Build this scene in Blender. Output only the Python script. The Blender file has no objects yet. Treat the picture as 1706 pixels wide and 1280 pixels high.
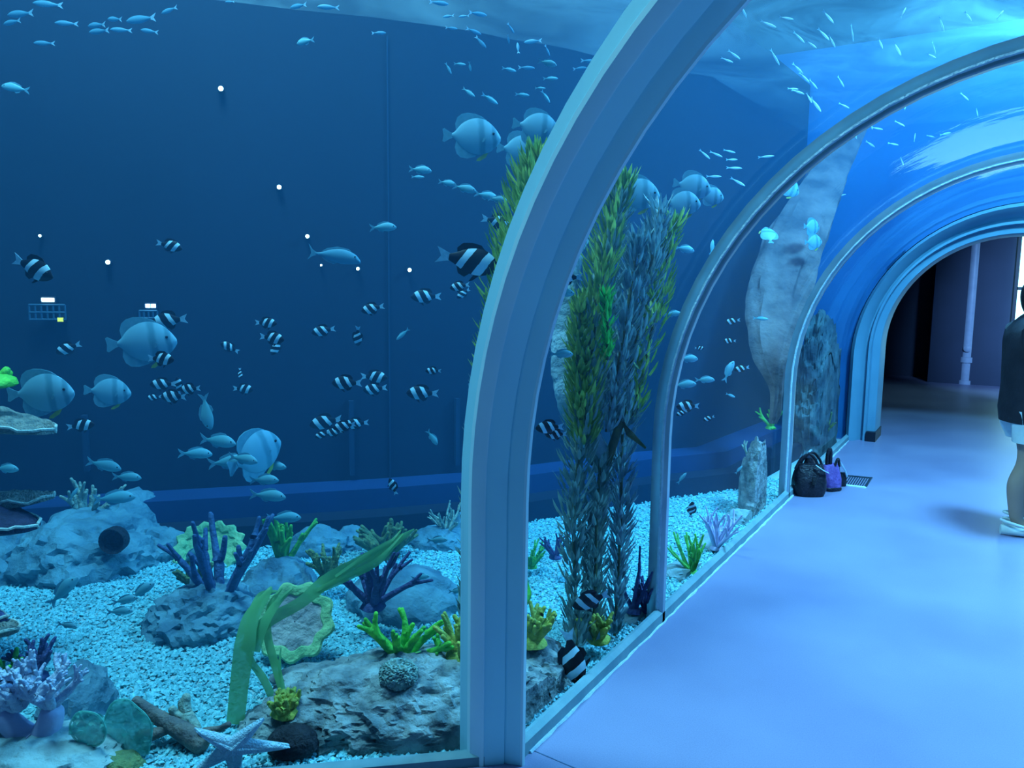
import bpy, bmesh, math, random
import numpy as np
from mathutils import Vector, Matrix, noise
C = bpy.context.scene.collection
S = bpy.context.scene
random.seed(7)
PI = math.pi

# ------------------------------------------------------------------ camera
YAW, PITCH, ROLL, FPX, EYE = .557, .12, .012, 1281.0, 1.5
FW = Vector((-math.sin(YAW)*math.cos(PITCH), math.cos(YAW)*math.cos(PITCH), -math.sin(PITCH)))
_rt = Vector((math.cos(YAW), math.sin(YAW), 0)); _up = _rt.cross(FW)
RT = _rt*math.cos(ROLL) + _up*math.sin(ROLL)
UP = _up*math.cos(ROLL) - _rt*math.sin(ROLL)
EYEP = Vector((0, 0, EYE))
RH = _rt.copy(); FH = Vector((-math.sin(YAW), math.cos(YAW), 0)); ZU = Vector((0, 0, 1))
cam = bpy.data.objects.new('camera', bpy.data.cameras.new('camera')); C.objects.link(cam)
cam.data.sensor_width = 36; cam.data.lens = FPX/1706*36; cam.data.clip_start = .05; cam.data.clip_end = 200
m3 = Matrix((RT, UP, -FW)).transposed()
cam.matrix_world = Matrix.Translation(EYEP) @ m3.to_4x4()
S.camera = cam

def at(u, v, d):            # point seen at photo pixel (u,v), d metres ahead
    return EYEP + d*(FW + RT*((u-853)/FPX) - UP*((v-640)/FPX))
def atz(u, v, z):           # point seen at photo pixel at height z
    r = FW + RT*((u-853)/FPX) - UP*((v-640)/FPX)
    return EYEP + r*((z-EYE)/r.z)
def aty(u, v, y):
    r = FW + RT*((u-853)/FPX) - UP*((v-640)/FPX)
    return EYEP + r*(y/r.y)

# ------------------------------------------------------------------ world, lights, exposure
S.view_settings.view_transform = 'Standard'; S.view_settings.look = 'None'
S.view_settings.exposure = -.2; S.view_settings.gamma = 1; S.view_settings.use_curve_mapping = False
S.cycles.use_denoising = True
S.cycles.transparent_max_bounces = 32
S.cycles.max_bounces = 6; S.cycles.adaptive_threshold = .03; S.cycles.volume_bounces = 1
S.cycles.sample_clamp_indirect = 4
w = bpy.data.worlds.new('world'); S.world = w; w.use_nodes = True
w.node_tree.nodes['Background'].inputs[0].default_value = (.06, .30, .55, 1)
w.node_tree.nodes['Background'].inputs[1].default_value = .14

def area_light(name, loc, target, size, energy, col):
    l = bpy.data.lights.new(name, 'AREA'); l.shape = 'DISK'; l.size = size; l.energy = energy; l.color = col
    o = bpy.data.objects.new(name, l); C.objects.link(o); o.location = loc
    o.rotation_euler = (Vector(target)-Vector(loc)).to_track_quat('-Z', 'Y').to_euler()
    return o
area_light('tank_lamp', (-2.9, 1.6, 6.2), (-3.0, 2.6, 0), 1.6, 700, (.41, .88, 1.0))
area_light('tunnel_lamp', (.7, 5.2, 6.4), (.4, 5.4, 0), 3.0, 235, (.13, .35, 1.0))
area_light('surface_lamp', (.9, 5.6, 4.5), (.8, 5.4, 0), .9, 800, (.22, .72, 1.0))
hl = area_light('hall_fill', (.9, 10.4, 2.5), (1.4, 13.0, 1.7), .5, 150, (.20, .50, 1.0)); hl.data.spread = 1.15  # unseen fill light added to brighten the column

# ------------------------------------------------------------------ materials
def nodes(name):
    m = bpy.data.materials.new(name); m.use_nodes = True
    nt = m.node_tree; nt.nodes.clear()
    return m, nt, nt.nodes.new('ShaderNodeOutputMaterial')
def N(nt, t, **kw):
    n = nt.nodes.new('ShaderNode'+t)
    for k, v in kw.items(): setattr(n, k, v)
    return n
def c4(c): return (c[0], c[1], c[2], 1)
def mat(name, col, col2=None, rough=.6, scale=8, bump=0, bscale=None, metal=0, detail=6, transl=0, spec=.3, kind='NOISE', coat=0):
    m, nt, out = nodes(name)
    p = N(nt, 'BsdfPrincipled'); L = nt.links.new
    p.inputs['Roughness'].default_value = rough; p.inputs['Metallic'].default_value = metal
    p.inputs['Specular IOR Level'].default_value = spec; p.inputs['Coat Weight'].default_value = coat
    tc = N(nt, 'TexCoord')
    nz = N(nt, 'TexNoise'); nz.inputs['Scale'].default_value = scale; nz.inputs['Detail'].default_value = detail
    L(tc.outputs['Object'], nz.inputs['Vector'])
    fac = nz.outputs['Fac']
    if kind == 'VORONOI':
        vo = N(nt, 'TexVoronoi'); vo.inputs['Scale'].default_value = scale; L(tc.outputs['Object'], vo.inputs['Vector']); fac = vo.outputs['Distance']
    rp = N(nt, 'ValToRGB'); L(fac, rp.inputs[0])
    col2 = col2 or tuple(x*.7 for x in col)
    rp.color_ramp.elements[0].position = .35 if kind == 'NOISE' else 0; rp.color_ramp.elements[1].position = .65 if kind == 'NOISE' else .6
    rp.color_ramp.elements[0].color = c4(col2); rp.color_ramp.elements[1].color = c4(col)
    L(rp.outputs[0], p.inputs['Base Color'])
    if bump:
        b = N(nt, 'Bump'); b.inputs['Strength'].default_value = bump; b.inputs['Distance'].default_value = .02
        if kind == 'VORONOI' : L(fac, b.inputs['Height'])
        else:
            n2 = N(nt, 'TexNoise'); n2.inputs['Scale'].default_value = bscale or scale*3; n2.inputs['Detail'].default_value = 8
            L(tc.outputs['Object'], n2.inputs['Vector']); L(n2.outputs['Fac'], b.inputs['Height'])
        L(b.outputs[0], p.inputs['Normal'])
    sh = p.outputs[0]
    if transl:
        t = N(nt, 'BsdfTranslucent'); L(rp.outputs[0], t.inputs[0])
        mx = N(nt, 'MixShader'); mx.inputs[0].default_value = transl; L(sh, mx.inputs[1]); L(t.outputs[0], mx.inputs[2]); sh = mx.outputs[0]
    L(sh, out.inputs['Surface'])
    return m
def emit(name, col, s):
    m, nt, out = nodes(name); e = N(nt, 'Emission'); e.inputs[0].default_value = c4(col); e.inputs[1].default_value = s
    nt.links.new(e.outputs[0], out.inputs['Surface']); return m

def glass_mat():
    m, nt, out = nodes('acrylic'); L = nt.links.new
    t = N(nt, 'BsdfTransparent'); t.inputs[0].default_value = (.965, .985, 1, 1)
    g = N(nt, 'BsdfGlossy'); g.inputs['Roughness'].default_value = .03; g.inputs[0].default_value = (.9, .97, 1, 1)
    tc = N(nt, 'TexCoord'); nz = N(nt, 'TexNoise'); nz.inputs['Scale'].default_value = 2.2; nz.inputs['Detail'].default_value = 5
    L(tc.outputs['Object'], nz.inputs['Vector'])
    b = N(nt, 'Bump'); b.inputs['Strength'].default_value = .09; b.inputs['Distance'].default_value = .03; L(nz.outputs['Fac'], b.inputs['Height'])
    L(b.outputs[0], g.inputs['Normal'])
    fr = N(nt, 'Fresnel'); fr.inputs['IOR'].default_value = 1.3; ge = N(nt, 'NewGeometry')
    pw = N(nt, 'Math', operation='POWER'); pw.inputs[1].default_value = 2.0; L(fr.outputs[0], pw.inputs[0])
    iv = N(nt, 'Math', operation='SUBTRACT'); iv.inputs[0].default_value = 1.0; L(ge.outputs['Backfacing'], iv.inputs[1]); iv.use_clamp = True
    mp = N(nt, 'Math', operation='MULTIPLY'); L(pw.outputs[0], mp.inputs[0]); L(iv.outputs[0], mp.inputs[1])
    mx = N(nt, 'MixShader'); L(mp.outputs[0], mx.inputs[0]); L(t.outputs[0], mx.inputs[1]); L(g.outputs[0], mx.inputs[2])
    L(mx.outputs[0], out.inputs['Surface']); return m

def water_mat():
    m, nt, out = nodes('sea_water'); L = nt.links.new
    a = N(nt, 'VolumeAbsorption'); a.inputs['Color'].default_value = (.0, .62, .86, 1); a.inputs['Density'].default_value = .22
    s = N(nt, 'VolumeScatter'); s.inputs['Color'].default_value = (.10, .46, .90, 1); s.inputs['Density'].default_value = .05; s.inputs['Anisotropy'].default_value = .0
    ad = N(nt, 'AddShader'); L(a.outputs[0], ad.inputs[0]); L(s.outputs[0], ad.inputs[1]); L(ad.outputs[0], out.inputs['Volume'])
    return m
def surface_mat():
    m, nt, out = nodes('water_surface'); L = nt.links.new
    tc = N(nt, 'TexCoord'); nz = N(nt, 'TexNoise'); nz.inputs['Scale'].default_value = 1.4; nz.inputs['Detail'].default_value = 5; nz.inputs['Distortion'].default_value = .8
    L(tc.outputs['Object'], nz.inputs['Vector'])
    b = N(nt, 'Bump'); b.inputs['Strength'].default_value = .8; b.inputs['Distance'].default_value = .15; L(nz.outputs['Fac'], b.inputs['Height'])
    t = N(nt, 'BsdfTransparent'); t.inputs[0].default_value = (.85, .95, 1, 1)
    tl = N(nt, 'BsdfTranslucent'); tl.inputs[0].default_value = (.6, .9, 1, 1); L(b.outputs[0], tl.inputs['Normal'])
    mr = N(nt, 'MapRange'); L(nz.outputs['Fac'], mr.inputs['Value']); mr.inputs[1].default_value = .3; mr.inputs[2].default_value = .7; mr.inputs[3].default_value = .02; mr.inputs[4].default_value = .11
    mx = N(nt, 'MixShader'); L(mr.outputs[0], mx.inputs[0]); L(t.outputs[0], mx.inputs[1]); L(tl.outputs[0], mx.inputs[2])
    L(mx.outputs[0], out.inputs['Surface']); return m

def floor_mat():
    m, nt, out = nodes('epoxy_floor'); L = nt.links.new
    p = N(nt, 'BsdfPrincipled'); tc = N(nt, 'TexCoord')
    a = N(nt, 'TexNoise'); a.inputs['Scale'].default_value = 1.1; a.inputs['Detail'].default_value = 6
    f = N(nt, 'TexNoise'); f.inputs['Scale'].default_value = 220; f.inputs['Detail'].default_value = 2
    L(tc.outputs['Object'], a.inputs['Vector']); L(tc.outputs['Object'], f.inputs['Vector'])
    rp = N(nt, 'ValToRGB'); L(a.outputs['Fac'], rp.inputs[0]); rp.color_ramp.elements[0].position = .3; rp.color_ramp.elements[1].position = .7
    rp.color_ramp.elements[0].color = (.24, .225, .38, 1); rp.color_ramp.elements[1].color = (.31, .29, .46, 1)
    mx = N(nt, 'MixRGB', blend_type='MULTIPLY'); mx.inputs[0].default_value = .35; L(rp.outputs[0], mx.inputs[1]); L(f.outputs['Fac'], mx.inputs[2])
    L(mx.outputs[0], p.inputs['Base Color']); p.inputs['Specular IOR Level'].default_value = .22
    mr = N(nt, 'MapRange'); L(a.outputs['Fac'], mr.inputs['Value']); mr.inputs[3].default_value = .25; mr.inputs[4].default_value = .5
    L(mr.outputs[0], p.inputs['Roughness'])
    b = N(nt, 'Bump'); b.inputs['Strength'].default_value = .08; b.inputs['Distance'].default_value = .004; L(f.outputs['Fac'], b.inputs['Height']); L(b.outputs[0], p.inputs['Normal'])
    L(p.outputs[0], out.inputs['Surface']); return m

M_glass = glass_mat(); M_water = water_mat(); M_surf = surface_mat(); M_floor = floor_mat()
M_rib = mat('rib_paint', (.50, .88, .93), (.46, .82, .9), rough=.45, scale=3)
M_rib_l = mat('rib_edge', (.74, .95, .97), (.66, .9, .95), rough=.4, scale=5)
M_steel = mat('rib_steel', (.40, .52, .58), (.30, .42, .50), rough=.28, scale=6, metal=.6)
M_sill = mat('sill_paint', (.20, .32, .36), (.14, .26, .31), rough=.55, scale=9, bump=.1)
M_caulk = mat('caulk', (.62, .74, .82), (.45, .6, .72), rough=.6, scale=30, bump=.4)
M_back = mat('navy_wall', (.004, .009, .024), (.0035, .008, .021), rough=.8, scale=1.2, bump=.05)
M_ledge = mat('blue_ledge', (.008, .035, .12), (.007, .03, .10), rough=.7, scale=3)
M_end = mat('royal_blue_wall', (.018, .16, .40), (.015, .13, .35), rough=.6, scale=1.5)
M_portal = mat('portal_paint', (.13, .30, .42), (.11, .27, .39), rough=.45, scale=4)
M_dark = mat('dark_wall', (.035, .045, .085), (.03, .04, .075), rough=.7, scale=2)
M_base = mat('black_base', (.012, .016, .03), (.01, .013, .025), rough=.5, scale=5)
M_column = mat('column_paint', (.20, .46, .74), (.17, .40, .66), rough=.6, scale=2)
M_pipe = mat('pipe_paint', (.36, .40, .52), (.30, .34, .46), rough=.4, scale=8)

# ------------------------------------------------------------------ mesh helpers
def mesh(name, V, F, m, smooth=True):
    me = bpy.data.meshes.new(name); me.from_pydata([tuple(v) for v in V], [], F)
    if m: me.materials.append(m)
    if smooth: me.polygons.foreach_set('use_smooth', [True]*len(me.polygons))
    me.set_sharp_from_angle(angle=math.radians(38)); me.update(); return me
def obj(name, V, F, m, parent=None, smooth=True):
    o = bpy.data.objects.new(name, mesh(name, V, F, m, smooth)); C.objects.link(o); o.parent = parent; return o
def link(name, me, parent=None):
    o = bpy.data.objects.new(name, me); C.objects.link(o); o.parent = parent; return o
def tag(o, label, cat, group=None):
    o['label'] = label; o['category'] = cat
    if group: o['group'] = group
    return o
def thing(name, label, cat, loc=(0, 0, 0), rz=0, group=None):
    o = bpy.data.objects.new(name, None); o.empty_display_size = .1; C.objects.link(o)
    o.location = loc; o.rotation_euler = (0, 0, rz); return tag(o, label, cat, group)
def struct(o, label=None, kind='structure'):
    o['kind'] = kind
    if label: o['label'] = label
    return o
def box(a, b):
    (x0, y0, z0), (x1, y1, z1) = a, b
    V = [(x0, y0, z0), (x1, y0, z0), (x1, y1, z0), (x0, y1, z0), (x0, y0, z1), (x1, y0, z1), (x1, y1, z1), (x0, y1, z1)]
    return V, [(0, 3, 2, 1), (4, 5, 6, 7), (0, 1, 5, 4), (1, 2, 6, 5), (2, 3, 7, 6), (3, 0, 4, 7)]
def grid_faces(nu, nv, wu=False, wv=False):
    F = []
    for i in range(nu if wu else nu-1):
        for j in range(nv if wv else nv-1):
            a, b = i*nv+j, ((i+1) % nu)*nv+j; c, d = ((i+1) % nu)*nv+(j+1) % nv, i*nv+(j+1) % nv
            F.append((a, b, c, d))
    return F
def tube(P, R, n=8, flat=1.0, caps=True):
    P = [Vector(p) for p in P]; R = R if hasattr(R, '__len__') else [R]*len(P)
    V = []; ref = None
    for i, p in enumerate(P):
        t = (P[min(i+1, len(P)-1)]-P[max(i-1, 0)]).normalized()
        if ref is None: ref = Vector((0, 0, 1)) if abs(t.z) < .9 else Vector((1, 0, 0))
        s = t.cross(ref)
        s = s.normalized() if s.length > 1e-6 else t.orthogonal().normalized()
        ref = s.cross(t).normalized()
        for k in range(n):
            a = 2*PI*k/n; V.append(p + s*(R[i]*math.cos(a)) + ref*(R[i]*flat*math.sin(a)))
    F = grid_faces(len(P), n, wv=True)
    if caps: F += [tuple(range(n)), tuple(range((len(P)-1)*n, len(P)*n))[::-1]]
    return V, F
def join(parts):
    V, F = [], []
    for v, f in parts:
        o = len(V); V += list(v); F += [tuple(i+o for i in q) for q in f]
    return V, F
def lathe(prof, n=24, c=(0, 0, 0)):
    V = [(c[0]+r*math.cos(2*PI*k/n), c[1]+r*math.sin(2*PI*k/n), c[2]+z) for r, z in prof for k in range(n)]
    F = [tuple(q[::-1]) for q in grid_faces(len(prof), n, wv=True)]
    return V, F + [tuple(range(n))[::-1], tuple(range((len(prof)-1)*n, len(prof)*n))]
def bezier(P, n):
    P = [Vector(p) for p in P]; out = []
    m = len(P)-1
    for i in range(n):                      # Catmull-Rom through the points
        t = i/(n-1)*m; k = min(int(t), m-1); f = t-k
        p0, p1, p2, p3 = P[max(k-1, 0)], P[k], P[k+1], P[min(k+2, m)]
        out.append(.5*((2*p1)+(p2-p0)*f+(2*p0-5*p1+4*p2-p3)*f*f+(3*p1-p0-3*p2+p3)*f**3))
    return out

# ------------------------------------------------------------------ the tunnel
CX, RAD, ZC = .288, 1.502, .859
T0 = Vector((.746, .665, 0)).normalized(); KM = -.448
XL = CX-RAD; YM = 1.987
Y2, Y3, YD = 3.247, 5.80, 8.62
def prof(n_in=0., nv=6, na=40, full=True):
    """points (x, z, nx, nz) of the vault section, n_in metres inside the pane; from the left foot over the crown"""
    r = RAD-n_in; out = []
    for i in range(nv): out.append((CX-r, ZC*i/nv))
    for i in range(na+1):
        a = PI*i/na; out.append((CX-r*math.cos(a), ZC+r*math.sin(a)))
    for i in range(nv): out.append((CX+r, ZC*(nv-1-i)/nv))
    return out
def ymitre(x): return YM+KM*(x-XL)
def sweep_y(ya, yb, n_in, thick):
    """a vault pane between ya and yb (None = the mitre)"""
    Vs = []
    for nn in (n_in, n_in-thick):
        for (x, z) in prof(nn):
            for y in (ya, yb):
                Vs.append((x, ymitre(x) if y is None else y, z))
    k = len(prof()); F = []
    o = 2*k
    for i in range(k-1):
        a, b, c, d = 2*i, 2*i+1, 2*i+3, 2*i+2
        F += [(a, d, c, b), (o+a, o+b, o+c, o+d), (a, o+a, o+d, d), (b, c, o+c, o+b)]
    F += [(0, 1, o+1, o), (2*k-2, o+2*k-2, o+2*k-1, 2*k-1)]
    return Vs, F
def sweep_t0(sa, sb, n_in, thick):
    V, F = sweep_y(None, None, n_in, thick)
    W = []
    for i, v in enumerate(V):
        W.append(Vector(v) + T0*(-(sb if i % 2 == 0 else sa)))
    return W, F
def rib_sweep(sec, base):
    """sec: closed list of (s along the tunnel, inward n); base(x, s) -> Vector offset of the section plane"""
    pr = [prof(n) for s, n in sec]; k = len(pr[0]); V = []
    for i in range(k):
        for (s, n), p in zip(sec, pr):
            V.append(base(p[i][0], s) + Vector((0, 0, p[i][1])))
    m = len(sec)
    return V, [tuple(q[::-1]) for q in grid_faces(k, m, wv=True)] + [tuple(range(m)), tuple(range((k-1)*m, k*m))[::-1]]
def base_m(x, s):
    b = Vector((x, ymitre(x), 0))
    return b + (T0*s if s < 0 else Vector((0, s, 0)))

struct(obj('window_1', *sweep_t0(.13, 5.2, 0, .04), M_glass))
struct(obj('window_2', *sweep_y(None, Y2-.02, 0, .04), M_glass))
struct(obj('window_3', *sweep_y(Y2+.02, Y3-.02, 0, .04), M_glass))
struct(obj('window_4', *sweep_y(Y3+.02, YD, 0, .04), M_glass))

rib = obj('trim_1', *rib_sweep([(-.150, -.045), (-.150, .012), (-.122, .030), (-.050, .030), (-.045, .022), (-.04, .03), (-.004, .046), (.006, .046), (.012, .03), (.012, -.045)], base_m), M_rib, smooth=False)
struct(rib, 'wide blue arched rib where the glass wall turns into the tunnel')
e1 = obj('edge_strip', *rib_sweep([(-.152, .0), (-.152, .016), (-.124, .034), (-.118, .034), (-.118, .026)], base_m), M_rib_l, rib, smooth=False)
e2 = obj('edge_strip', *rib_sweep([(-.008, .044), (-.004, .051), (.008, .051), (.013, .044)], base_m), M_rib_l, rib, smooth=False)
for k, y in ((2, Y2), (3, Y3)):
    r_ = obj('trim_%d' % k, *rib_sweep([(-.024, -.045), (-.024, .022), (-.018, .03), (.012, .03), (.02, .02), (.02, -.045)], lambda x, s, y=y: Vector((x, y+s, 0))), M_steel, smooth=False)
    struct(r_, 'slim grey steel arched rib between tunnel panes, ' + ('nearer one' if k == 2 else 'farther one'))
    obj('seal_bead', *rib_sweep([(-.034, .0), (-.034, .008), (-.024, .012), (-.024, .0)], lambda x, s, y=y: Vector((x, y+s, 0))), M_caulk, r_, smooth=False)
# sills along the glass foot
SH = .062
def foot(p, q, w_in, w_out, h, nrm):
    p, q, nrm = Vector(p), Vector(q), Vector(nrm).normalized()
    V = []
    for a in (p, q):
        for n, z in ((-w_out, -.02), (-w_out, h), (w_in*.4, h), (w_in, h*.75), (w_in, -.02)):
            V.append(a+nrm*n+Vector((0, 0, z)))
    return V, [(0, 1, 6, 5), (1, 2, 7, 6), (2, 3, 8, 7), (3, 4, 9, 8), (0, 4, 3, 2, 1), (5, 6, 7, 8, 9), (0, 5, 9, 4)]
pm = Vector((XL, YM, 0)); n0 = Vector((T0.y, -T0.x, 0))
struct(obj('baseboard_left', *foot(pm, (XL, YD, 0), .03, .0, SH, (1, 0, 0)), M_sill, smooth=False))
struct(obj('baseboard_front', *foot(pm-T0*.1, pm-T0*5.2, .03, .0, .042, n0), M_sill, smooth=False))
struct(obj('baseboard_right', *foot((CX+RAD, ymitre(CX+RAD), 0), (CX+RAD, YD, 0), .03, .05, SH, (-1, 0, 0)), M_sill, smooth=False))
pts = [Vector((XL+.033+random.uniform(-.004, .004), YM+.05+i*.06, .001)) for i in range(109)]
struct(obj('trim_5', *tube(pts, [random.uniform(.004, .009) for _ in pts], 6), M_caulk))

# floors
V = [(-6, -5, 0), (8, -5, 0), (8, 18, 0), (-6, 18, 0)]
pmr = Vector((CX+RAD, ymitre(CX+RAD), 0))
fl = [pm-T0*5.5-n0*.03, pm-n0*.03, Vector((XL-.03, YD, 0)), Vector((-3.2, YD, 0)), Vector((-3.2, 17, 0)), Vector((6, 17, 0)), Vector((6, YD, 0)), Vector((CX+RAD+.03, YD, 0)), pmr+n0*.03, pmr+n0*.03-T0*5.5]
k = len(fl)
struct(obj('floor', [p for p in fl]+[p-Vector((0, 0, .1)) for p in fl], [tuple(range(k))[::-1], tuple(range(k, 2*k))]+[(i, (i+1) % k, k+(i+1) % k, k+i) for i in range(k)], M_floor, smooth=False))

# ------------------------------------------------------------------ tank walls
ZS = 3.15
wl = [atz(-700, 893, .26), atz(0, 852, .26), atz(250, 838, .26), atz(640, 815, .26), atz(830, 800, .26), atz(1095, 765, .26), atz(1215, 753, .26), Vector((-1.52, 8.3, .26)), Vector((-1.50, YD, .26))]
wl = [Vector((p.x, p.y, 0)) for p in wl]
print('WALL', [tuple(round(c, 2) for c in p) for p in wl])
def wall_strip(pl, off0, off1, z0, z1):
    k = len(pl); nr = []
    for i in range(k):
        t = (pl[min(i+1, k-1)]-pl[max(i-1, 0)]).normalized(); nr.append(Vector((-t.y, t.x, 0)))   # away from the tunnel
    V = []
    for p, n in zip(pl, nr):
        V += [p+n*off0+Vector((0, 0, z0)), p+n*off0+Vector((0, 0, z1)), p+n*off1+Vector((0, 0, z1)), p+n*off1+Vector((0, 0, z0))]
    return V, grid_faces(k, 4, wv=True)+[(0, 1, 2, 3), tuple(4*(k-1)+i for i in (3, 2, 1, 0))]
struct(obj('wall_back', *wall_strip(wl, .28, .5, -.1, ZS+.5), M_back, smooth=False))
struct(obj('trim_6', *wall_strip(wl, .02, .30, -.1, .26), M_ledge, smooth=False))
struct(obj('trim_7', *wall_strip(wl, -.16, .04, -.1, .13), M_back, smooth=False))

def arch_pts(cx, r, zc, na=40, nv=6):
    return [(cx-r, zc*i/nv) for i in range(nv)]+[(cx-r*math.cos(PI*i/na), zc+r*math.sin(PI*i/na)) for i in range(na+1)]+[(cx+r, zc*(nv-1-i)/nv) for i in range(nv)]
DX, DR, DZ = .165, 1.119, .969
# tank end wall with the vault opening
outer = []
for x, z in arch_pts(CX, RAD+.02, ZC):
    dx, dz = x-CX, max(z-.0, 0)
    sc = min(6/abs(dx) if abs(dx) > 1e-6 else 1e9, 4.0/dz if dz > 1e-6 else 1e9)
    outer.append((CX+dx*sc, dz*sc))
inn = arch_pts(CX, RAD+.02, ZC); k = len(inn)
V = []
for y in (YD, YD+.25):
    for (a, b), (c, d) in zip(inn, outer): V += [(a, y, b), (c, y, d)]
F = []
for i in range(k-1):
    a = 2*i; o = 2*k
    F += [(a, a+1, a+3, a+2), (o+a, o+a+2, o+a+3, o+a+1), (a, a+2, o+a+2, o+a), (a+1, o+a+1, o+a+3, a+3)]
struct(obj('wall_end', V, F, M_end, smooth=False))
# the rounded portal at the tunnel's end
def ring_y(secs, cap=True):
    """secs: list of (cx, r, zc, y)"""
    V = []; k = len(arch_pts(0, 1, 1))
    for cx, r, zc, y in secs: V += [(x, y, z) for x, z in arch_pts(cx, r, zc)]
    return V, grid_faces(len(secs), k)
def L_(t): return (CX+(DX-CX)*t, RAD+(DR-RAD)*t, ZC+(DZ-ZC)*t)
po = obj('door_1', *ring_y([(*L_(-.03), YD-.06), (*L_(.10), YD-.10), (*L_(.28), YD-.05), (*L_(.45), YD+.04), (*L_(.55), YD+.05), (*L_(.57), YD+.0), (*L_(.66), YD+.0), (*L_(.70), YD+.05), (*L_(.97), YD+.06), (*L_(1.), YD+.09), (*L_(1.), YD+.45), (*L_(-.03), YD+.45)]), M_portal)
struct(po, 'pale blue moulded arched portal at the tunnel end')
for sx in (-1, 1):
    x0, x1 = (CX-RAD+.01, DX-DR+.012) if sx < 0 else (DX+DR-.012, CX+RAD-.01)
    obj('kick_plate', *box((x0+.17*(sx < 0), YD-.02, 0), (x1-.17*(sx > 0), YD+.46, .10)), M_base, po, smooth=False)
# hall beyond
struct(obj('wall_left', *box((-3.2, YD+.3, 0), (-3.0, 17, 4)), M_dark, smooth=False))
struct(obj('ceiling', *box((-3.2, YD+.3, 3.6), (6, 17, 3.8)), M_dark, smooth=False))
pc = atz(1607, 640, 0); print('PIPE', pc)
pl_, pr_ = aty(1578, 637, pc.y+.35), aty(1690, 637, pc.y+.35)
struct(obj('wall_far', *box((-3.2, 16.2, 0), (6, 16.4, 4)), M_dark, smooth=False))
struct(obj('wall_hall', *box((-3.1, pc.y+.9, 0), (pl_.x+.05, pc.y+1.1, 4)), M_dark, smooth=False))
struct(obj('baseboard_hall', *box((-3.1, pc.y+.87, 0), (pl_.x+.05, pc.y+.9, .09)), M_base, smooth=False))

# ------------------------------------------------------------------ water
def solid(V, F):
    me = bpy.data.meshes.new('tmp'); me.from_pydata([tuple(v) for v in V], [], F); 
    bm = bmesh.new(); bm.from_mesh(me); bmesh.ops.recalc_face_normals(bm, faces=bm.faces); bm.to_mesh(me); bm.free()
    o = bpy.data.objects.new('tmp', me); C.objects.link(o); return o
def vault_solid(n_in, base_a, base_b):
    p = [(CX-(RAD-n_in), -.5)]+prof(n_in)+[(CX+(RAD-n_in), -.5)]
    k = len(p); V = [base_a(x)+Vector((0, 0, z)) for x, z in p]+[base_b(x)+Vector((0, 0, z)) for x, z in p]
    return solid(V, [tuple(range(k)), tuple(range(k, 2*k))[::-1]]+[(i, k+i, k+(i+1) % k, (i+1) % k) for i in range(k)])
bx = [Vector((p.x, p.y, 0)) for p in wl]
far = []
for i, p in enumerate(wl):
    t = (wl[min(i+1, len(wl)-1)]-wl[max(i-1, 0)]).normalized(); far.append(p+Vector((-t.y, t.x, 0))*.279)
ring = far+[Vector((4.5, YD-.001, 0)), Vector((4.5, -1.6, 0)), Vector((far[0].x, -1.6, 0))]
ring[len(far)-1] = Vector((far[-1].x, YD-.001, 0))
k = len(ring)
wobj = solid([p+Vector((0, 0, -.02)) for p in ring]+[p+Vector((0, 0, ZS)) for p in ring], [tuple(range(k)), tuple(range(k, 2*k))]+[(i, (i+1) % k, k+(i+1) % k, k+i) for i in range(k)])
cut1 = vault_solid(-.045, lambda x: Vector((x, ymitre(x), 0)), lambda x: Vector((x, 12, 0)))
cut0 = vault_solid(-.045, lambda x: Vector((x, ymitre(x), 0))+Vector((0, .001, 0)), lambda x: Vector((x, ymitre(x), 0))-T0*9)
for c in (cut1, cut0):
    md = wobj.modifiers.new('cut', 'BOOLEAN'); md.operation = 'DIFFERENCE'; md.object = c; md.solver = 'EXACT'
bpy.context.view_layer.update()
me = bpy.data.meshes.new_from_object(wobj.evaluated_get(bpy.context.evaluated_depsgraph_get()))
for o in (wobj, cut1, cut0): bpy.data.objects.remove(o, do_unlink=True)
me.name = 'tank_water'; me.materials.clear(); me.materials.append(M_water)
wt = bpy.data.objects.new('tank_water', me); C.objects.link(wt); struct(wt, 'clear blue sea water filling the tank around the tunnel', 'stuff')
print('WATER', len(me.vertices), len(me.polygons))
# rippled surface
n = 70; V = []
x0, x1, y0, y1 = -7.5, 4.5, -1.6, YD-.01
for i in range(n):
    for j in range(n):
        x, y = x0+(x1-x0)*i/(n-1), y0+(y1-y0)*j/(n-1)
        V.append((x, y, ZS+.012+.02*noise.noise(Vector((x*1.7, y*1.7, 0)))))
ws = obj('water_surface', V, grid_faces(n, n), M_surf); struct(ws, 'rippled water surface seen from below', 'stuff')
# bed
bed = [Vector((p.x, p.y, 0)) for p in far]+[Vector((XL-.05, YD, 0)), Vector((XL-.05, YM, 0)), pm-T0*6-n0*.05]
k = len(bed)
M_bed = mat('sand_bed', (.50, .66, .66), (.36, .52, .55), rough=.9, scale=60, bump=.5)
struct(obj('floor_tank', [p+Vector((0, 0, -.01)) for p in bed]+[p+Vector((0, 0, -.2)) for p in bed], [tuple(range(k)), tuple(range(k, 2*k))[::-1]]+[(i, (i+1) % k, k+(i+1) % k, k+i) for i in range(k)], M_bed, smooth=False))
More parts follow.
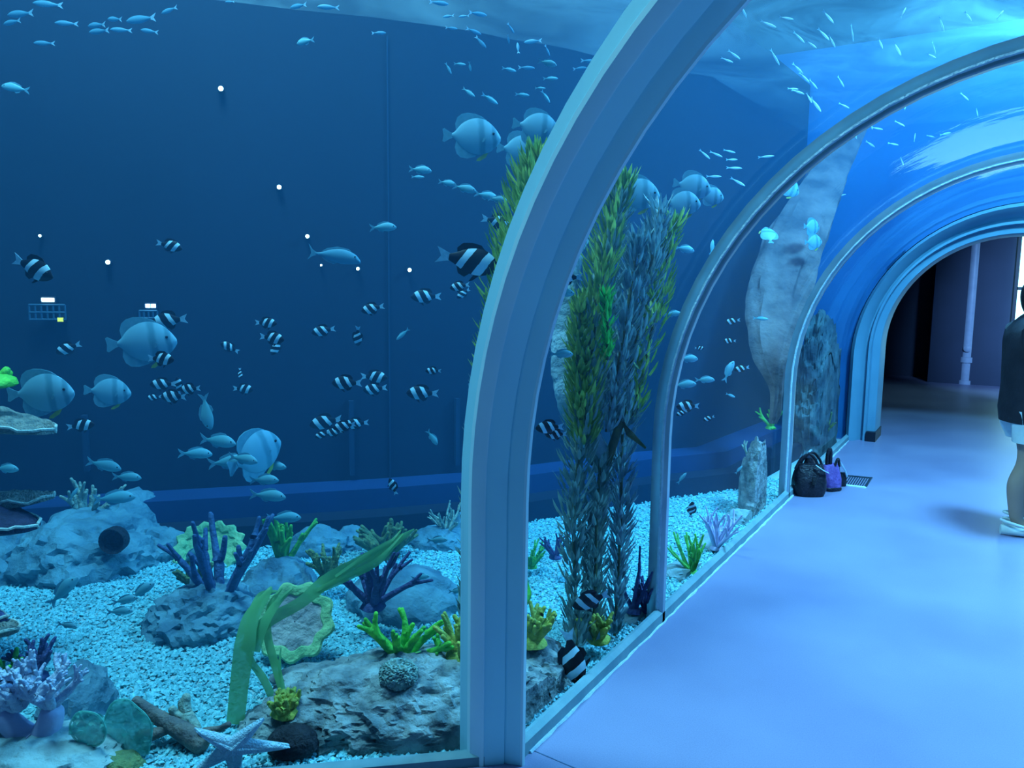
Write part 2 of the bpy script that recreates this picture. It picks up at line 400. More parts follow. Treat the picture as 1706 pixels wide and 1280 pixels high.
#==OBJECTS==
# ------------------------------------------------------------------ locating helpers
def depth(p): return (p-EYEP).dot(FW)
def onplane(u, v, p0, nrm):
    r = FW + RT*((u-853)/FPX) - UP*((v-640)/FPX); return EYEP + r*((p0-EYEP).dot(nrm)/r.dot(nrm))
def onglass(u, v, off): return onplane(u, v, pm-n0*off, n0)
def onwall(u, v, off=.28):
    best = None
    for a, b in zip(wl, wl[1:]):
        t = (b-a).normalized(); nn = Vector((-t.y, t.x, 0)); p = onplane(u, v, a+nn*off, nn); s = (p-a).dot(t)/(b-a).length
        if -.03 <= s <= 1.03 and depth(p) > 0 and (best is None or depth(p) < depth(best)): best = p
    return best
def wall_rz(p):
    i = min(range(len(wl)-1), key=lambda i: ((wl[i]+wl[i+1])*.5-Vector((p.x, p.y, 0))).length); t = wl[i+1]-wl[i]; return math.atan2(t.y, t.x)
def dglass(u): return 1.262/max(.525-.849*(u-853)/FPX, .06)
def fbm(p, o=5, lac=2.1, g=.5):
    a, s = 1, 0
    for _ in range(o): s += a*noise.noise(p); p = p*lac; a *= g
    return s
def ridge(p, o=5):
    a, s = 1, 0
    for _ in range(o): s += a*(1-2*abs(noise.noise(p))); p = p*2.15+Vector((3.1, 1.7, .3)); a *= .52
    return s
_ico = {}
def ico(n):
    if n not in _ico:
        bm = bmesh.new(); bmesh.ops.create_icosphere(bm, subdivisions=n, radius=1)
        bm.verts.index_update(); _ico[n] = ([v.co.copy() for v in bm.verts], [tuple(v.index for v in f.verts) for f in bm.faces]); bm.free()
    return _ico[n]

# ------------------------------------------------------------------ tank materials
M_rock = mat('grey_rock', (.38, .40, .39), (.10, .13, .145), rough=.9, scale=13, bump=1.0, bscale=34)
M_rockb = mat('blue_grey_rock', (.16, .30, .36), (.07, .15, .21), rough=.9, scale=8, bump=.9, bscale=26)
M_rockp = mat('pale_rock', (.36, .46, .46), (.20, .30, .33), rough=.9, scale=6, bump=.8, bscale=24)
M_hazy = mat('hazy_rock', (.17, .32, .38), (.08, .18, .24), rough=.9, scale=7, bump=1, bscale=24)  # distance haze put into the colour as a bluer, dimmer tone
M_crag = mat('dark_crag', (.13, .20, .22), (.03, .05, .07), rough=.9, scale=6, bump=1, bscale=18)
M_rockr = mat('rosy_rock', (.20, .155, .16), (.07, .065, .08), rough=.9, scale=5, bump=.9, bscale=18)
M_black = mat('black_stone', (.03, .03, .04), (.012, .012, .018), rough=.8, scale=20, bump=.8)
M_green = mat('green_coral', (.16, .62, .10), (.07, .42, .10), rough=.6, scale=22, bump=.5, transl=.15)
M_lime = mat('lime_coral', (.22, .80, .08), (.06, .42, .06), rough=.6, scale=18, bump=.5, transl=.2)
M_yell = mat('yellow_coral', (.52, .50, .08), (.24, .30, .06), rough=.7, scale=20, bump=.6)
M_brown = mat('brown_coral', (.24, .19, .16), (.10, .09, .10), rough=.8, scale=16, bump=.8)
M_ivory = mat('ivory_coral', (.42, .46, .36), (.24, .30, .26), rough=.8, scale=18, bump=.8)
M_olive = mat('olive_coral', (.20, .26, .10), (.10, .16, .08), rough=.8, scale=20, bump=.8)
M_purple = mat('purple_coral', (.08, .09, .24), (.045, .05, .15), rough=.7, scale=20, bump=.6)
M_dkpurple = mat('dark_purple_coral', (.03, .028, .07), (.015, .014, .04), rough=.8, scale=20, bump=.8)
M_blue = mat('blue_coral', (.06, .13, .28), (.035, .08, .19), rough=.7, scale=18, bump=.6)
M_lav = mat('lavender_coral', (.62, .56, .78), (.50, .46, .70), rough=.6, scale=7, bump=.3, transl=.1)
M_lavp = mat('pale_lavender_coral', (.58, .62, .74), (.40, .46, .64), rough=.7, scale=26, bump=.7)
M_teal = mat('teal_fan', (.24, .74, .62), (.14, .56, .50), rough=.7, scale=34, bump=.6, transl=.4)
M_greenrim = mat('green_plate_rim', (.40, .62, .28), (.24, .48, .22), rough=.7, scale=12, bump=.7)
M_pink = mat('pink_plate', (.62, .50, .46), (.34, .30, .31), rough=.8, scale=9, bump=1.0)
M_brain = mat('brain_coral', (.26, .36, .32), (.12, .20, .20), rough=.8, scale=26, bump=1.0, kind='VORONOI')
M_star = mat('blue_starfish', (.60, .82, .92), (.46, .70, .84), rough=.7, scale=60, bump=.7)
M_leaf = mat('kelp_leaf', (.46, .58, .14), (.18, .34, .08), rough=.5, scale=14, transl=.35)
M_leafd = mat('kelp_leaf_dark', (.26, .38, .34), (.14, .24, .23), rough=.5, scale=14, transl=.25)
M_leafg = mat('kelp_leaf_bright', (.06, .60, .10), (.05, .42, .08), rough=.5, scale=14, transl=.35)
M_leafb = mat('kelp_leaf_blue', (.28, .44, .46), (.16, .28, .33), rough=.5, scale=14, transl=.3)
M_stem = mat('kelp_stem', (.10, .12, .05), (.05, .07, .04), rough=.7, scale=20)
M_ribbon = mat('ribbon_leaf', (.30, .66, .26), (.22, .56, .26), rough=.4, scale=6, transl=.5)
M_bark = mat('pale_bark', (.42, .56, .62), (.18, .28, .34), rough=.85, scale=9, bump=1, bscale=22)
M_plate = mat('table_coral', (.34, .33, .28), (.14, .18, .18), rough=.9, scale=40, bump=1)
M_rimw = mat('table_coral_rim', (.55, .62, .56), (.34, .44, .42), rough=.8, scale=30, bump=.6)

def clear(m, amount):
    nt = m.node_tree; out = nt.get_output_node('CYCLES'); src = out.inputs['Surface'].links[0].from_socket
    t = N(nt, 'BsdfTransparent'); mx = N(nt, 'MixShader'); mx.inputs[0].default_value = amount
    nt.links.new(src, mx.inputs[1]); nt.links.new(t.outputs[0], mx.inputs[2]); nt.links.new(mx.outputs[0], out.inputs['Surface'])
clear(M_ribbon, .32); clear(M_teal, .35)

# ------------------------------------------------------------------ gravel
def inside(x, y, poly):
    c = np.zeros(len(x), bool); j = len(poly)-1
    for i in range(len(poly)):
        a, b = poly[i], poly[j]
        if a.y != b.y:
            t = ((a.y > y) != (b.y > y)) & (x < (b.x-a.x)*(y-a.y)/(b.y-a.y)+a.x); c ^= t
        j = i
    return c
rg = np.random.default_rng(3)
nn_ = 400000
px = rg.uniform(-5.5, -1.26, nn_); py = rg.uniform(-1.5, 7.0, nn_)
ok = inside(px, py, [Vector((p.x, p.y, 0)) for p in bed])
rel = np.stack([px, py], 1); fd = rel@np.array([FH.x, FH.y]); rd = rel@np.array([RH.x, RH.y])
uu = 853+FPX*rd/np.maximum(fd, .1)
ok &= (uu > -60) & (uu < 1320) & (fd > 2.2) & (fd < 6.2)
ok &= rg.uniform(0, 1, nn_) < np.clip(1.5-.22*fd, .25, 1)
px, py = px[ok], py[ok]; n_ = min(len(px), 62000); px, py = px[:n_], py[:n_]
base = np.array([(1, 0, 0), (-1, 0, 0), (0, 1, 0), (0, -1, 0), (0, 0, 1), (0, 0, -1)], float)
tri = np.array([(0, 2, 4), (2, 1, 4), (1, 3, 4), (3, 0, 4), (2, 0, 5), (1, 2, 5), (3, 1, 5), (0, 3, 5)])
sc = rg.uniform(.0055, .0115, (n_, 1, 1))*rg.uniform(.7, 1.4, (n_, 1, 3)); sc[:, :, 2] *= .75
th = rg.uniform(0, 2*PI, n_); ct, st = np.cos(th)[:, None], np.sin(th)[:, None]
pv = base[None]*sc + rg.normal(0, .0012, (n_, 6, 3))
qx = pv[:, :, 0]*ct-pv[:, :, 1]*st; qy = pv[:, :, 0]*st+pv[:, :, 1]*ct; qz = pv[:, :, 2]+pv[:, :, 0]*rg.uniform(-.4, .4, (n_, 1))
pv = np.stack([qx+px[:, None], qy+py[:, None], qz+rg.uniform(-.006, .004, (n_, 1))], 2).reshape(-1, 3)
fi = (tri[None]+6*np.arange(n_)[:, None, None]).reshape(-1, 3)
gm = bpy.data.meshes.new('gravel'); gm.vertices.add(len(pv)); gm.vertices.foreach_set('co', pv.ravel())
gm.loops.add(fi.size); gm.loops.foreach_set('vertex_index', fi.ravel()); gm.polygons.add(len(fi))
gm.polygons.foreach_set('loop_start', np.arange(0, fi.size, 3)); gm.update(calc_edges=True)
M_gravel = mat('gravel', (.36, .76, .80), (.17, .45, .50), rough=.8, scale=55, detail=2)
gm.materials.append(M_gravel); gm.polygons.foreach_set('use_smooth', [False]*len(fi))
struct(link('gravel', gm), 'pale cyan gravel covering the tank bed', 'stuff')

# ------------------------------------------------------------------ rocks
def rock_mesh(rx, ry, rz, seed, rough=.28, sub=4, freq=1.6, strata=0):
    V0, F = ico(sub); V = []
    o = Vector((seed*7.3, seed*3.1, seed*1.7))
    for v in V0:
        q = Vector((v.x*rx, v.y*ry, v.z*rz))/max(rx, ry, rz)
        k = 1+rough*.6*fbm(q*freq+o, 3)+rough*.45*ridge(q*freq*2.2+o, 5)
        if sub >= 5: k += .045*ridge(q*freq*6+o, 4)
        if strata: k += strata*abs(noise.noise(Vector((q.x*2, q.y*2, q.z*14))+o))
        V.append(Vector((v.x*rx*k, v.y*ry*k, v.z*rz*k if v.z > 0 else v.z*rz*.4)))
    return V, F
def rock(name, label, cat, u, v, wpx, vtop, dep, m, seed, sub=4, rough=.28, freq=1.6, strata=0, rz=None, group=None, z=0., push=0):
    g = atz(u, v, z)+FH*push; d = depth(g); rx = wpx/2*d/FPX/1.12
    h = max(at(u, vtop, d).z-z, .03)/1.08
    V, F = rock_mesh(rx, dep, h, seed, rough, sub, freq, strata)
    R_ = Matrix.Rotation(YAW if rz is None else rz, 3, 'Z'); Ri = R_.transposed(); W = []
    for q in V:                                  # keep the stone behind the panes
        q = R_ @ q+g; s_ = (q-pm).dot(n0)+.065
        if s_ > 0 and q.y < YM+.2: q = q-n0*s_
        if q.y > YM-.3 and q.x > XL-.065: q.x = XL-.065
        W.append(Ri @ (q-g))
    o = obj(name, W, F, m)
    o.location = g; o.rotation_euler = (0, 0, YAW if rz is None else rz)
    return tag(o, label, cat, group)
big = rock('boulder', 'large craggy grey boulder sprawling along the glass beside the wide rib', 'rock', 690, 1182, 480, 1100, .25, M_rock, 2, sub=6, rough=.24, freq=2.0, strata=.08, rz=YAW+.04)
rock('boulder', 'craggy grey boulder end seen through the tunnel glass just past the wide rib', 'rock', 868, 1135, 165, 1070, .15, M_rock, 5, sub=5, rough=.3, freq=1.8, strata=.1, push=.05)
rock('rock', 'low smooth grey rock slab behind the starfish at the big boulder end', 'rock', 490, 1210, 170, 1180, .13, M_rock, 9, sub=5, rough=.2)
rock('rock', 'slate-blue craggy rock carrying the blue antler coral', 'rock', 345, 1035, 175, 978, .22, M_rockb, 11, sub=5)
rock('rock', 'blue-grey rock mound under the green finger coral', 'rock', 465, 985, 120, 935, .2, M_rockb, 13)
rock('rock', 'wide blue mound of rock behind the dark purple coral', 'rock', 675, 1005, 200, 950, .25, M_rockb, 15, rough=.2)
hr = rock('boulder', 'haze-tinted blue boulder with a round dark hole in its side', 'rock', 150, 935, 230, 858, .36, M_hazy, 17, sub=5, rough=.2)
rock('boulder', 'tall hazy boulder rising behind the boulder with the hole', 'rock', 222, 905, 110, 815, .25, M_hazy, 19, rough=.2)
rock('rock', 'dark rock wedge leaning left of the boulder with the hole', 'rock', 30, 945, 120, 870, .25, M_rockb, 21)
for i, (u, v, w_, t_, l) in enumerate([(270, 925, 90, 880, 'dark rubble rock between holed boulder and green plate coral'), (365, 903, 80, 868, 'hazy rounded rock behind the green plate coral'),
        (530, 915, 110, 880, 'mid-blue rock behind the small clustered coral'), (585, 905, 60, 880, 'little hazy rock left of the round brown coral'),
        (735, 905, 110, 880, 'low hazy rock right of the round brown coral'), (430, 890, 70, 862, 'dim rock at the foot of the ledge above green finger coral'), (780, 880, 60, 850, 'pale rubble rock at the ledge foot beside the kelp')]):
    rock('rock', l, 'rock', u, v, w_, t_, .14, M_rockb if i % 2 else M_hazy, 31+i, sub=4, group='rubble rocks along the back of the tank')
rock('rock', 'pale flat rock under the lavender leather coral', 'rock', 70, 1268, 290, 1226, .16, M_rockp, 41, sub=5, rough=.2)
rock('rock', 'blue rock standing behind the lavender leather coral', 'rock', 128, 1190, 100, 1118, .14, M_rockb, 43)
rock('rock', 'dark weedy rock lump at the bottom edge beneath the teal fans', 'rock', 178, 1283, 110, 1256, .05, M_olive, 45, push=.02)
g = onglass(488, 1262, .13)
o = obj('stone', *rock_mesh(.078, .06, .062, 47, .16, 4, 1.2), M_black); o.location = g; o.rotation_euler = (.2, 0, YAW); tag(o, 'round blackish-brown stone beside the starfish arm', 'stone')
o.location.z = max(o.location.z, .03)
# hole in the pale boulder: a dark recessed mouth
dh = depth(hr.location)-.30
p = at(187, 902, dh)
o = obj('hole', *lathe([(.052, -.05), (.056, .0), (.066, .012), (.07, .0), (.066, -.05)], 20), M_black, None)
o.parent = hr; o.matrix_parent_inverse = Matrix.Identity(4)
hm = Matrix.Translation(p) @ (Vector((0, -1, 0)).to_track_quat('Z', 'Y').to_matrix().to_4x4())
o.matrix_local = (Matrix.Translation(hr.location) @ Matrix.Rotation(YAW, 4, 'Z')).inverted() @ Matrix.Translation(p) @ (-FH).to_track_quat('Z', 'Y').to_matrix().to_4x4()
# rocks along the tunnel glass
def gr(u, off=0): # foot of the glass at column u
    v = 1262-(u-855)*.955; return v
rock('rock', 'pointed grey rock spire against the tunnel glass by the farther slim rib', 'rock', 1268, gr(1268)-8, 80, 738, .10, M_rock, 51, sub=5, rough=.25, strata=.1, rz=PI/2, push=.12)
rock('boulder', 'tall dark rock cliff at the tunnel far end beside the portal', 'rock', 1372, gr(1372)-12, 190, 560, .16, M_crag, 53, sub=6, rough=.36, freq=2.2, rz=PI/2, push=.25, strata=.12)
for i, (u, w_, t_, l) in enumerate([(1150, 100, 945, 'low pale rock at the glass foot under green finger coral'), (1205, 100, 905, 'low pale rock at the glass foot under purple antler coral'), (1243, 60, 850, 'knobbly rock at the glass foot beside the spire')]):
    rock('rock', l, 'rock', u, gr(u)-14, w_, t_, .09, M_rockp, 61+i, rz=PI/2, push=.13)
rock('rock', 'rounded porous rock just before the nearer slim rib foot', 'rock', 1060, 1050, 60, 1016, .07, M_rockp, 67, push=.14)
# the rock column hanging by the glass
path = [(1440, 190, 7.0, 14), (1402, 250, 6.9, 34), (1362, 320, 6.6, 46), (1328, 400, 6.3, 60), (1304, 470, 6.1, 62), (1292, 540, 5.9, 54), (1292, 600, 5.75, 40), (1299, 650, 5.7, 18), (1288, 706, 5.72, 7)]
cs = [at(u, v, d)-Vector((.0, 0, 0)) for u, v, d, w_ in path]; P = bezier(cs, 60); rr = np.interp(np.linspace(0, 8, 60), range(9), [.70*w_*d/FPX for u, v, d, w_ in path])
V, F = [], None; n = 28
for i, p in enumerate(P):
    for k in range(n):
        a = 2*PI*k/n; q = Vector((math.cos(a), math.sin(a)*.45, 0))
        s = 1+.20*ridge(Vector((q.x*2.6, q.y*2.6, p.z*1.0)), 5)+.1*fbm(Vector((q.x*6, q.y*6, p.z*3)), 4)
        V.append(p + FH*0 + Vector((RH.x*q.x*rr[i]*s, RH.y*q.x*rr[i]*s, 0)) + FH*(q.y*rr[i]*s))
for v in V:
    h_ = max(v.z-ZC, 0); xo = (CX-math.sqrt(max(RAD*RAD-h_*h_, 0)) if h_ < RAD else 9)-.07
    if v.x > xo: v.x = xo-.15*min(v.x-xo, .3)
o = obj('rock_column', V, [tuple(q[::-1]) for q in grid_faces(60, n, wv=True)]+[tuple(range(n)), tuple(range(59*n, 60*n))[::-1]], M_rockr)
tag(o, 'rosy grey rock column hanging down behind the farther tunnel pane', 'rock')

# ------------------------------------------------------------------ corals (branching trees grown with a skin)
def skin(name, V, E, R, m, parent=None, sub=1):
    me = bpy.data.meshes.new(name); me.from_pydata([tuple(v) for v in V], E, []); me.materials.append(m)
    o = bpy.data.objects.new(name, me); C.objects.link(o); o.parent = parent
    md = o.modifiers.new('skin', 'SKIN'); md.use_smooth_shade = True
    for sv, r in zip(me.skin_vertices[0].data, R): sv.radius = (r, r)
    me.skin_vertices[0].data[0].use_root = True
    if sub: s = o.modifiers.new('sub', 'SUBSURF'); s.levels = sub; s.render_levels = sub
    return o
def grow(rn, V, E, R, i0, d, ln, r, lev, spread, segs=3, taper=.55, kids=2):
    p = Vector(V[i0]); d = d.normalized(); i = i0
    for s in range(segs):
        d = (d+Vector((rn.uniform(-1, 1), rn.uniform(-1, 1), rn.uniform(-.6, 1)))*.16).normalized()
        p = p+d*ln/segs; V.append(p); R.append(r*(1-(1-taper)*(s+1)/segs)); E.append((i, len(V)-1)); i = len(V)-1
        if lev > 0 and s >= segs-2-(segs > 3):
            for _ in range(kids if s == segs-1 else 1):
                q = (d+Vector((rn.uniform(-1, 1), rn.uniform(-1, 1), rn.uniform(-.4, .8)))*spread).normalized()
                grow(rn, V, E, R, i, q, ln*rn.uniform(.4, .6), R[i]*.85, lev-1, spread, 2, .7, kids)
def tree(rn, d, ln, r, lev, spread, kids=2):
    V, E, R = [Vector((0, 0, 0))], [], [r*1.1]; grow(rn, V, E, R, 0, d, ln, r, lev, spread, 3, .65, kids); return V, E, R
def coral(name, label, u, v, h, n, r, m, lev=1, spread=.6, lean=.8, seed=1, z=None, d=None, group=None, kids=2, partname='branch', push=0, flat=1., up=.8, baser=None, tip=None):
    """a clump of n branches, h tall, rooted where photo pixel (u,v) meets height z (or depth d)"""
    g = at(u, v, d) if d else atz(u, v, z or 0)
    g = g+FH*push
    t = thing(name, label, 'coral', g, YAW, group); rn = random.Random(seed)
    obj('base', *rock_mesh(r*2.6, r*2.4, r*1.6, seed, .2, 2), m, t)
    for k in range(n):
        a = 2*PI*k/n+rn.uniform(-.3, .3); q = rn.uniform(.25, 1)
        dd = Vector((math.cos(a)*lean*q, math.sin(a)*lean*q*flat, up))
        V, E, R = tree(rn, dd, h*rn.uniform(.75, 1.05)/(1.25 if lev else 1), r*rn.uniform(.85, 1.1), lev, spread, kids)
        skin(partname, V, E, R, m, t)
    return t
def px2m(px_, d): return px_*d/FPX
# foreground, on the big boulder
zt = .17
coral('branching_coral', 'bright lime-green branching coral on top of the big boulder', 672, 1104, .21, 8, .021, M_lime, 1, .6, 1.25, 3, d=2.84, flat=.45, up=.6, kids=2)
coral('branching_coral', 'single stubby lime-green coral branches at the boulder top near the rib', 738, 1098, .09, 3, .017, M_lime, 1, .5, .8, 4, d=2.84)
coral('finger_coral', 'yellow-brown finger coral cluster left of the wide rib', 770, 1096, .14, 12, .022, M_yell, 1, .5, .8, 5, d=2.80, partname='finger')
coral('finger_coral', 'yellow-brown finger coral cluster seen just through the tunnel glass', 888, 1082, .14, 14, .021, M_yell, 1, .5, 1.0, 6, d=2.92, partname='finger', push=.05)
coral('finger_coral', 'smaller yellowish finger coral at the foot of the tall kelp', 1002, 1086, .12, 9, .018, M_yell, 1, .5, .8, 7, d=3.1, partname='finger', push=.1)
coral('lobe_coral', 'mustard-yellow lumpy coral below the ribbon seaweed', 478, 1188, .075, 12, .019, M_yell, 1, .7, 1.2, 8, d=2.58, partname='lobe')
# brain coral
V0, F = ico(5); V = []
for v in V0:
    q = v*5.5; fl_ = noise.voronoi(q)[0]; e = fl_[1]-fl_[0]
    V.append(Vector((v.x*.068, v.y*.06, v.z*.055))*(1-.13*max(0, 1-e*4)+.06*fbm(v*2, 2)))
o = obj('brain_coral', V, F, M_brain); o.location = at(664, 1124, 2.63); o.rotation_euler = (0, 0, YAW); tag(o, 'grey-green brain coral ball resting on the big boulder', 'coral')
# middle distance
coral('antler_coral', 'deep blue antler coral rising from the slate-blue rock', 368, 1018, .42, 7, .026, M_blue, 1, .5, .7, 21, d=3.52, flat=.6)
coral('bushy_coral', 'dark green bushy coral tuft on the slate-blue rock', 325, 980, .14, 10, .018, M_olive, 1, .6, 1.1, 22, d=3.72)
coral('finger_coral', 'green finger coral standing on the rock mound', 470, 945, .24, 6, .022, M_green, 1, .6, .7, 23, d=3.9, partname='finger')
coral('bushy_coral', 'small olive clustered coral right of green finger coral', 546, 968, .17, 12, .020, M_olive, 1, .6, 1.1, 24, d=3.75)
coral('antler_coral', 'dark purple antler coral on the blue mound', 622, 1012, .25, 8, .02, M_purple, 1, .55, .8, 25, d=3.35)
coral('bushy_coral', 'round brown bushy coral at the ledge foot behind the ribbon tip', 645, 928, .2, 20, .026, M_olive, 1, .7, 1.5, 26, z=.0, flat=.7)
coral('finger_coral', 'pale finger coral on top of the boulder with the hole', 145, 872, .24, 8, .022, M_ivory, 1, .6, 1.2, 27, d=4.35, partname='finger', flat=.5)
coral('finger_coral', 'thin pale twig coral at the ledge right of the brown coral', 742, 888, .17, 7, .012, M_ivory, 1, .6, 1.3, 28, d=4.6, partname='finger')
# left edge
coral('leaf_coral', 'vivid green leafy coral at the left edge behind the lavender coral', 12, 1150, .13, 9, .020, M_lime, 1, .5, 1.0, 31, z=.03, partname='lobe', push=.0)
coral('finger_coral', 'dark violet finger coral behind the vivid green leafy coral', 62, 1130, .13, 10, .016, M_purple, 1, .5, .8, 32, z=.03, partname='finger')
lt = thing('leather_coral', 'lavender leather coral with thick stalks and frilly pale crown', 'coral', atz(62, 1247, .02), YAW)
rn = random.Random(5)
Vs = [(0, 0, -.01), (.03, 0, .05), (.055, 0, .11), (.06, .0, .15), (-.05, 0, .045), (-.09, .0, .10), (-.13, 0, .13)]
skin('stalk', Vs, [(0, 1), (1, 2), (2, 3), (0, 4), (4, 5), (5, 6)], [.055, .045, .04, .036, .045, .035, .03], M_lav, lt, 2)
for cx_, cz, nb in ((.055, .14, 6), (-.125, .12, 6), (.0, .17, 5), (-.05, .13, 4)):
    for k in range(nb):
        a = 2*PI*k/nb+rn.random(); V, E, R = tree(rn, Vector((math.cos(a)*.8, math.sin(a)*.5-.1, .7)), .095, .019, 2, .8, 2)
        o = skin('frill', V, E, R, M_lavp, lt, 1); o.location = (cx_, 0.0, cz)
# brown staghorn with pale branch
st_ = thing('staghorn_coral', 'thick brown staghorn coral branch leaning over the gravel by the starfish', 'coral', at(330, 1238, 2.52), YAW)
def loc(u, v, d, t): q = Matrix.Rotation(-YAW, 3, 'Z') @ (at(u, v, d)-t.location); return q
P1 = [loc(u, v, d, st_) for u, v, d in ((345, 1248, 2.49), (310, 1222, 2.52), (280, 1205, 2.54), (255, 1190, 2.55), (232, 1172, 2.56), (219, 1165, 2.56), (240, 1195, 2.56), (222, 1188, 2.55))]
skin('trunk', P1, [(0, 1), (1, 2), (2, 3), (3, 4), (4, 5), (3, 6), (6, 7)], [.036, .034, .028, .022, .018, .022, .018, .017], M_brown, st_, 2)
P2 = [loc(u, v, d, st_) for u, v, d in ((290, 1208, 2.54), (262, 1222, 2.52), (238, 1228, 2.50), (222, 1240, 2.49), (226, 1222, 2.49))]
skin('branch', P2, [(0, 1), (1, 2), (2, 3), (2, 4)], [.02, .02, .018, .016, .014], M_brown, st_, 2)
P3 = [loc(u, v, d, st_) for u, v, d in ((330, 1222, 2.54), (316, 1200, 2.56), (306, 1178, 2.58), (312, 1155, 2.58), (298, 1166, 2.58), (292, 1190, 2.56), (284, 1178, 2.55))]
o = skin('branch', P3, [(0, 1), (1, 2), (2, 3), (2, 4), (1, 5), (5, 6)], [.022, .022, .02, .014, .013, .016, .013], M_ivory, st_, 2); o['label'] = 'pale ivory upright branch'
P4 = [loc(u, v, d, st_) for u, v, d in ((330, 1225, 2.5), (345, 1218, 2.5), (365, 1216, 2.5), (385, 1205, 2.5))]
skin('branch', P4, [(0, 1), (1, 2), (2, 3)], [.016, .014, .012, .010], M_brown, st_, 2)

# plates: a lobed disc, centre and rim as parts
def plate_coral(name, label, u, v, d, rx, ry, tilt, m_rim, m_c, seed, lobes=9, cup=.18, z_foot=True, group=None, rz=0):
    g = at(u, v, d); t = thing(name, label, 'coral', g, YAW+rz, group); na = 64
    M = Matrix.Rotation(tilt, 3, 'X')
    def rad(a): return 1+.07*math.sin(lobes*a+seed)+.06*noise.noise(Vector((math.cos(a)*2, math.sin(a)*2, seed)))
    def pt(a, f, dz):
        x, y = rx*math.cos(a)*f*rad(a), ry*math.sin(a)*f*rad(a)
        zz = cup*rx*(f*f)+.05*rx*fbm(Vector((x/rx*3, y/rx*3, seed)), 4)+dz
        return M @ Vector((x, y, zz))
    V = [pt(2*PI*k/na, f, 0) for f in (.02, .2, .4, .6, .74) for k in range(na)]+[pt(2*PI*k/na, f, -.03*rx) for f in (.74, .3) for k in range(na)]
    obj('disc', V, [tuple(q[::-1]) for q in grid_faces(7, na, wv=True)], m_c, t)
    V = [pt(2*PI*k/na, f, dz) for f, dz in ((.70, -.01*rx), (.74, .05*rx), (.86, .07*rx), (.97, .06*rx), (1.02, .0), (.97, -.06*rx), (.74, -.06*rx)) for k in range(na)]
    obj('rim', V, [tuple(q[::-1]) for q in grid_faces(7, na, wv=True)], m_rim, t)
    if z_foot:
        b = Matrix.Rotation(0, 3, 'X') @ Vector((0, 0, -max(g.z, .05)-.02))
        a_ = M @ Vector((0, 0, -.22*rx)); obj('stalk', *tube([a_, (a_+b)*.5+Vector((0, .04, 0)), b+Vector((0, .06, 0))], [rx*.2, rx*.18, rx*.28], 14), m_c, t)
    return t
plate_coral('plate_coral', 'green-rimmed plate coral with rough pink middle behind the ribbon seaweed', 491, 1036, 3.12, .155, .15, 1.05, M_greenrim, M_pink, 3, cup=.03)
plate_coral('plate_coral', 'yellow-green frilled plate coral behind the blue antler coral', 350, 915, 4.25, .19, .15, .95, M_greenrim, M_greenrim, 7, 14, cup=.08)
plate_coral('plate_coral', 'glowing yellow-green plate coral edge behind the rib in the tunnel view', 852, 985, 3.5, .085, .12, 1.1, M_lime, M_greenrim, 9, 6)
# coral tower just outside the frame carrying the shelf corals that reach in from the left
tw = rock('rock_tower', 'rocky tower at the left border carrying shelf corals', 'rock', -130, 1190, 190, 560, .22, M_rockb, 71, sub=4, rough=.2)
def shelf(label, pts, d0, th, m_top, seed, group='shelf corals jutting in from the tank corner'):
    """pts: outline of the shelf in photo pixels at the tip and the root"""
    (ut, vt), (ur, vr), wdt = pts
    a, b = at(ut, vt, d0), at(ur, vr, d0+.05); t = thing('table_coral', label, 'coral', b, 0, group)
    ax = a-b; ln = ax.length; ax.normalize(); sd = FH.copy(); nu, nv = 18, 14; V = []
    for side in (1, -1):
        for i in range(nu):
            f = i/(nu-1); hw = wdt*math.sqrt(max(1-f**2.2, .0))+.004
            for j in range(nv):
                g_ = (j/(nv-1)*2-1); p = ax*(ln*f)+sd*(hw*g_)
                p = p+ZU*((th*(1-f)**.8*(1-g_*g_)*.6+.004)*side+.06*ln*fbm(Vector((f*4, g_*2, seed)), 3)*(.5+.5*side)+(.012 if side > 0 else 0))
                V.append(p)
    F = [q for q in grid_faces(nu, nv)]; o = nu*nv; F = F+[tuple(i+o for i in q[::-1]) for q in grid_faces(nu, nv)]
    per = [j for j in range(nv)]+[i*nv+nv-1 for i in range(1, nu)]+[(nu-1)*nv+j for j in range(nv-2, -1, -1)]+[i*nv for i in range(nu-2, 0, -1)]
    F += [(p, q, q+o, p+o) for p, q in zip(per, per[1:]+per[:1])]
    obj('shelf', V, F, m_top, t)
    rimp = [V[k]+ZU*-.004 for k in per if True]
    obj('rim', *tube(rimp+rimp[:1], .006, 6), M_rimw, t); return t
shelf('thin brown-edged shelf coral pointing inward below the big batfish', ((92, 721), (-75, 695), .12), 3.0, .085, M_plate, 1)
shelf('speckled shelf coral with pale rim above the dark one at left', ((90, 829), (-60, 850), .10), 3.05, .06, M_plate, 2)
shelf('dark purple shelf coral hanging below the speckled one', ((62, 880), (-70, 862), .14), 2.95, .13, M_dkpurple, 3)
shelf('small flat shelf coral low at the left edge above violet coral', ((30, 1052), (-70, 1048), .08), 2.8, .03, M_plate, 4)
shelf('tiny upper shelf coral tip low at the left edge', ((12, 1032), (-70, 1036), .06), 2.85, .02, M_purple, 5)
coral('leaf_coral', 'bright green coral knob peeking in at mid left edge', -4, 640, .08, 6, .026, M_lime, 0, .4, .8, 33, d=3.0, partname='lobe')
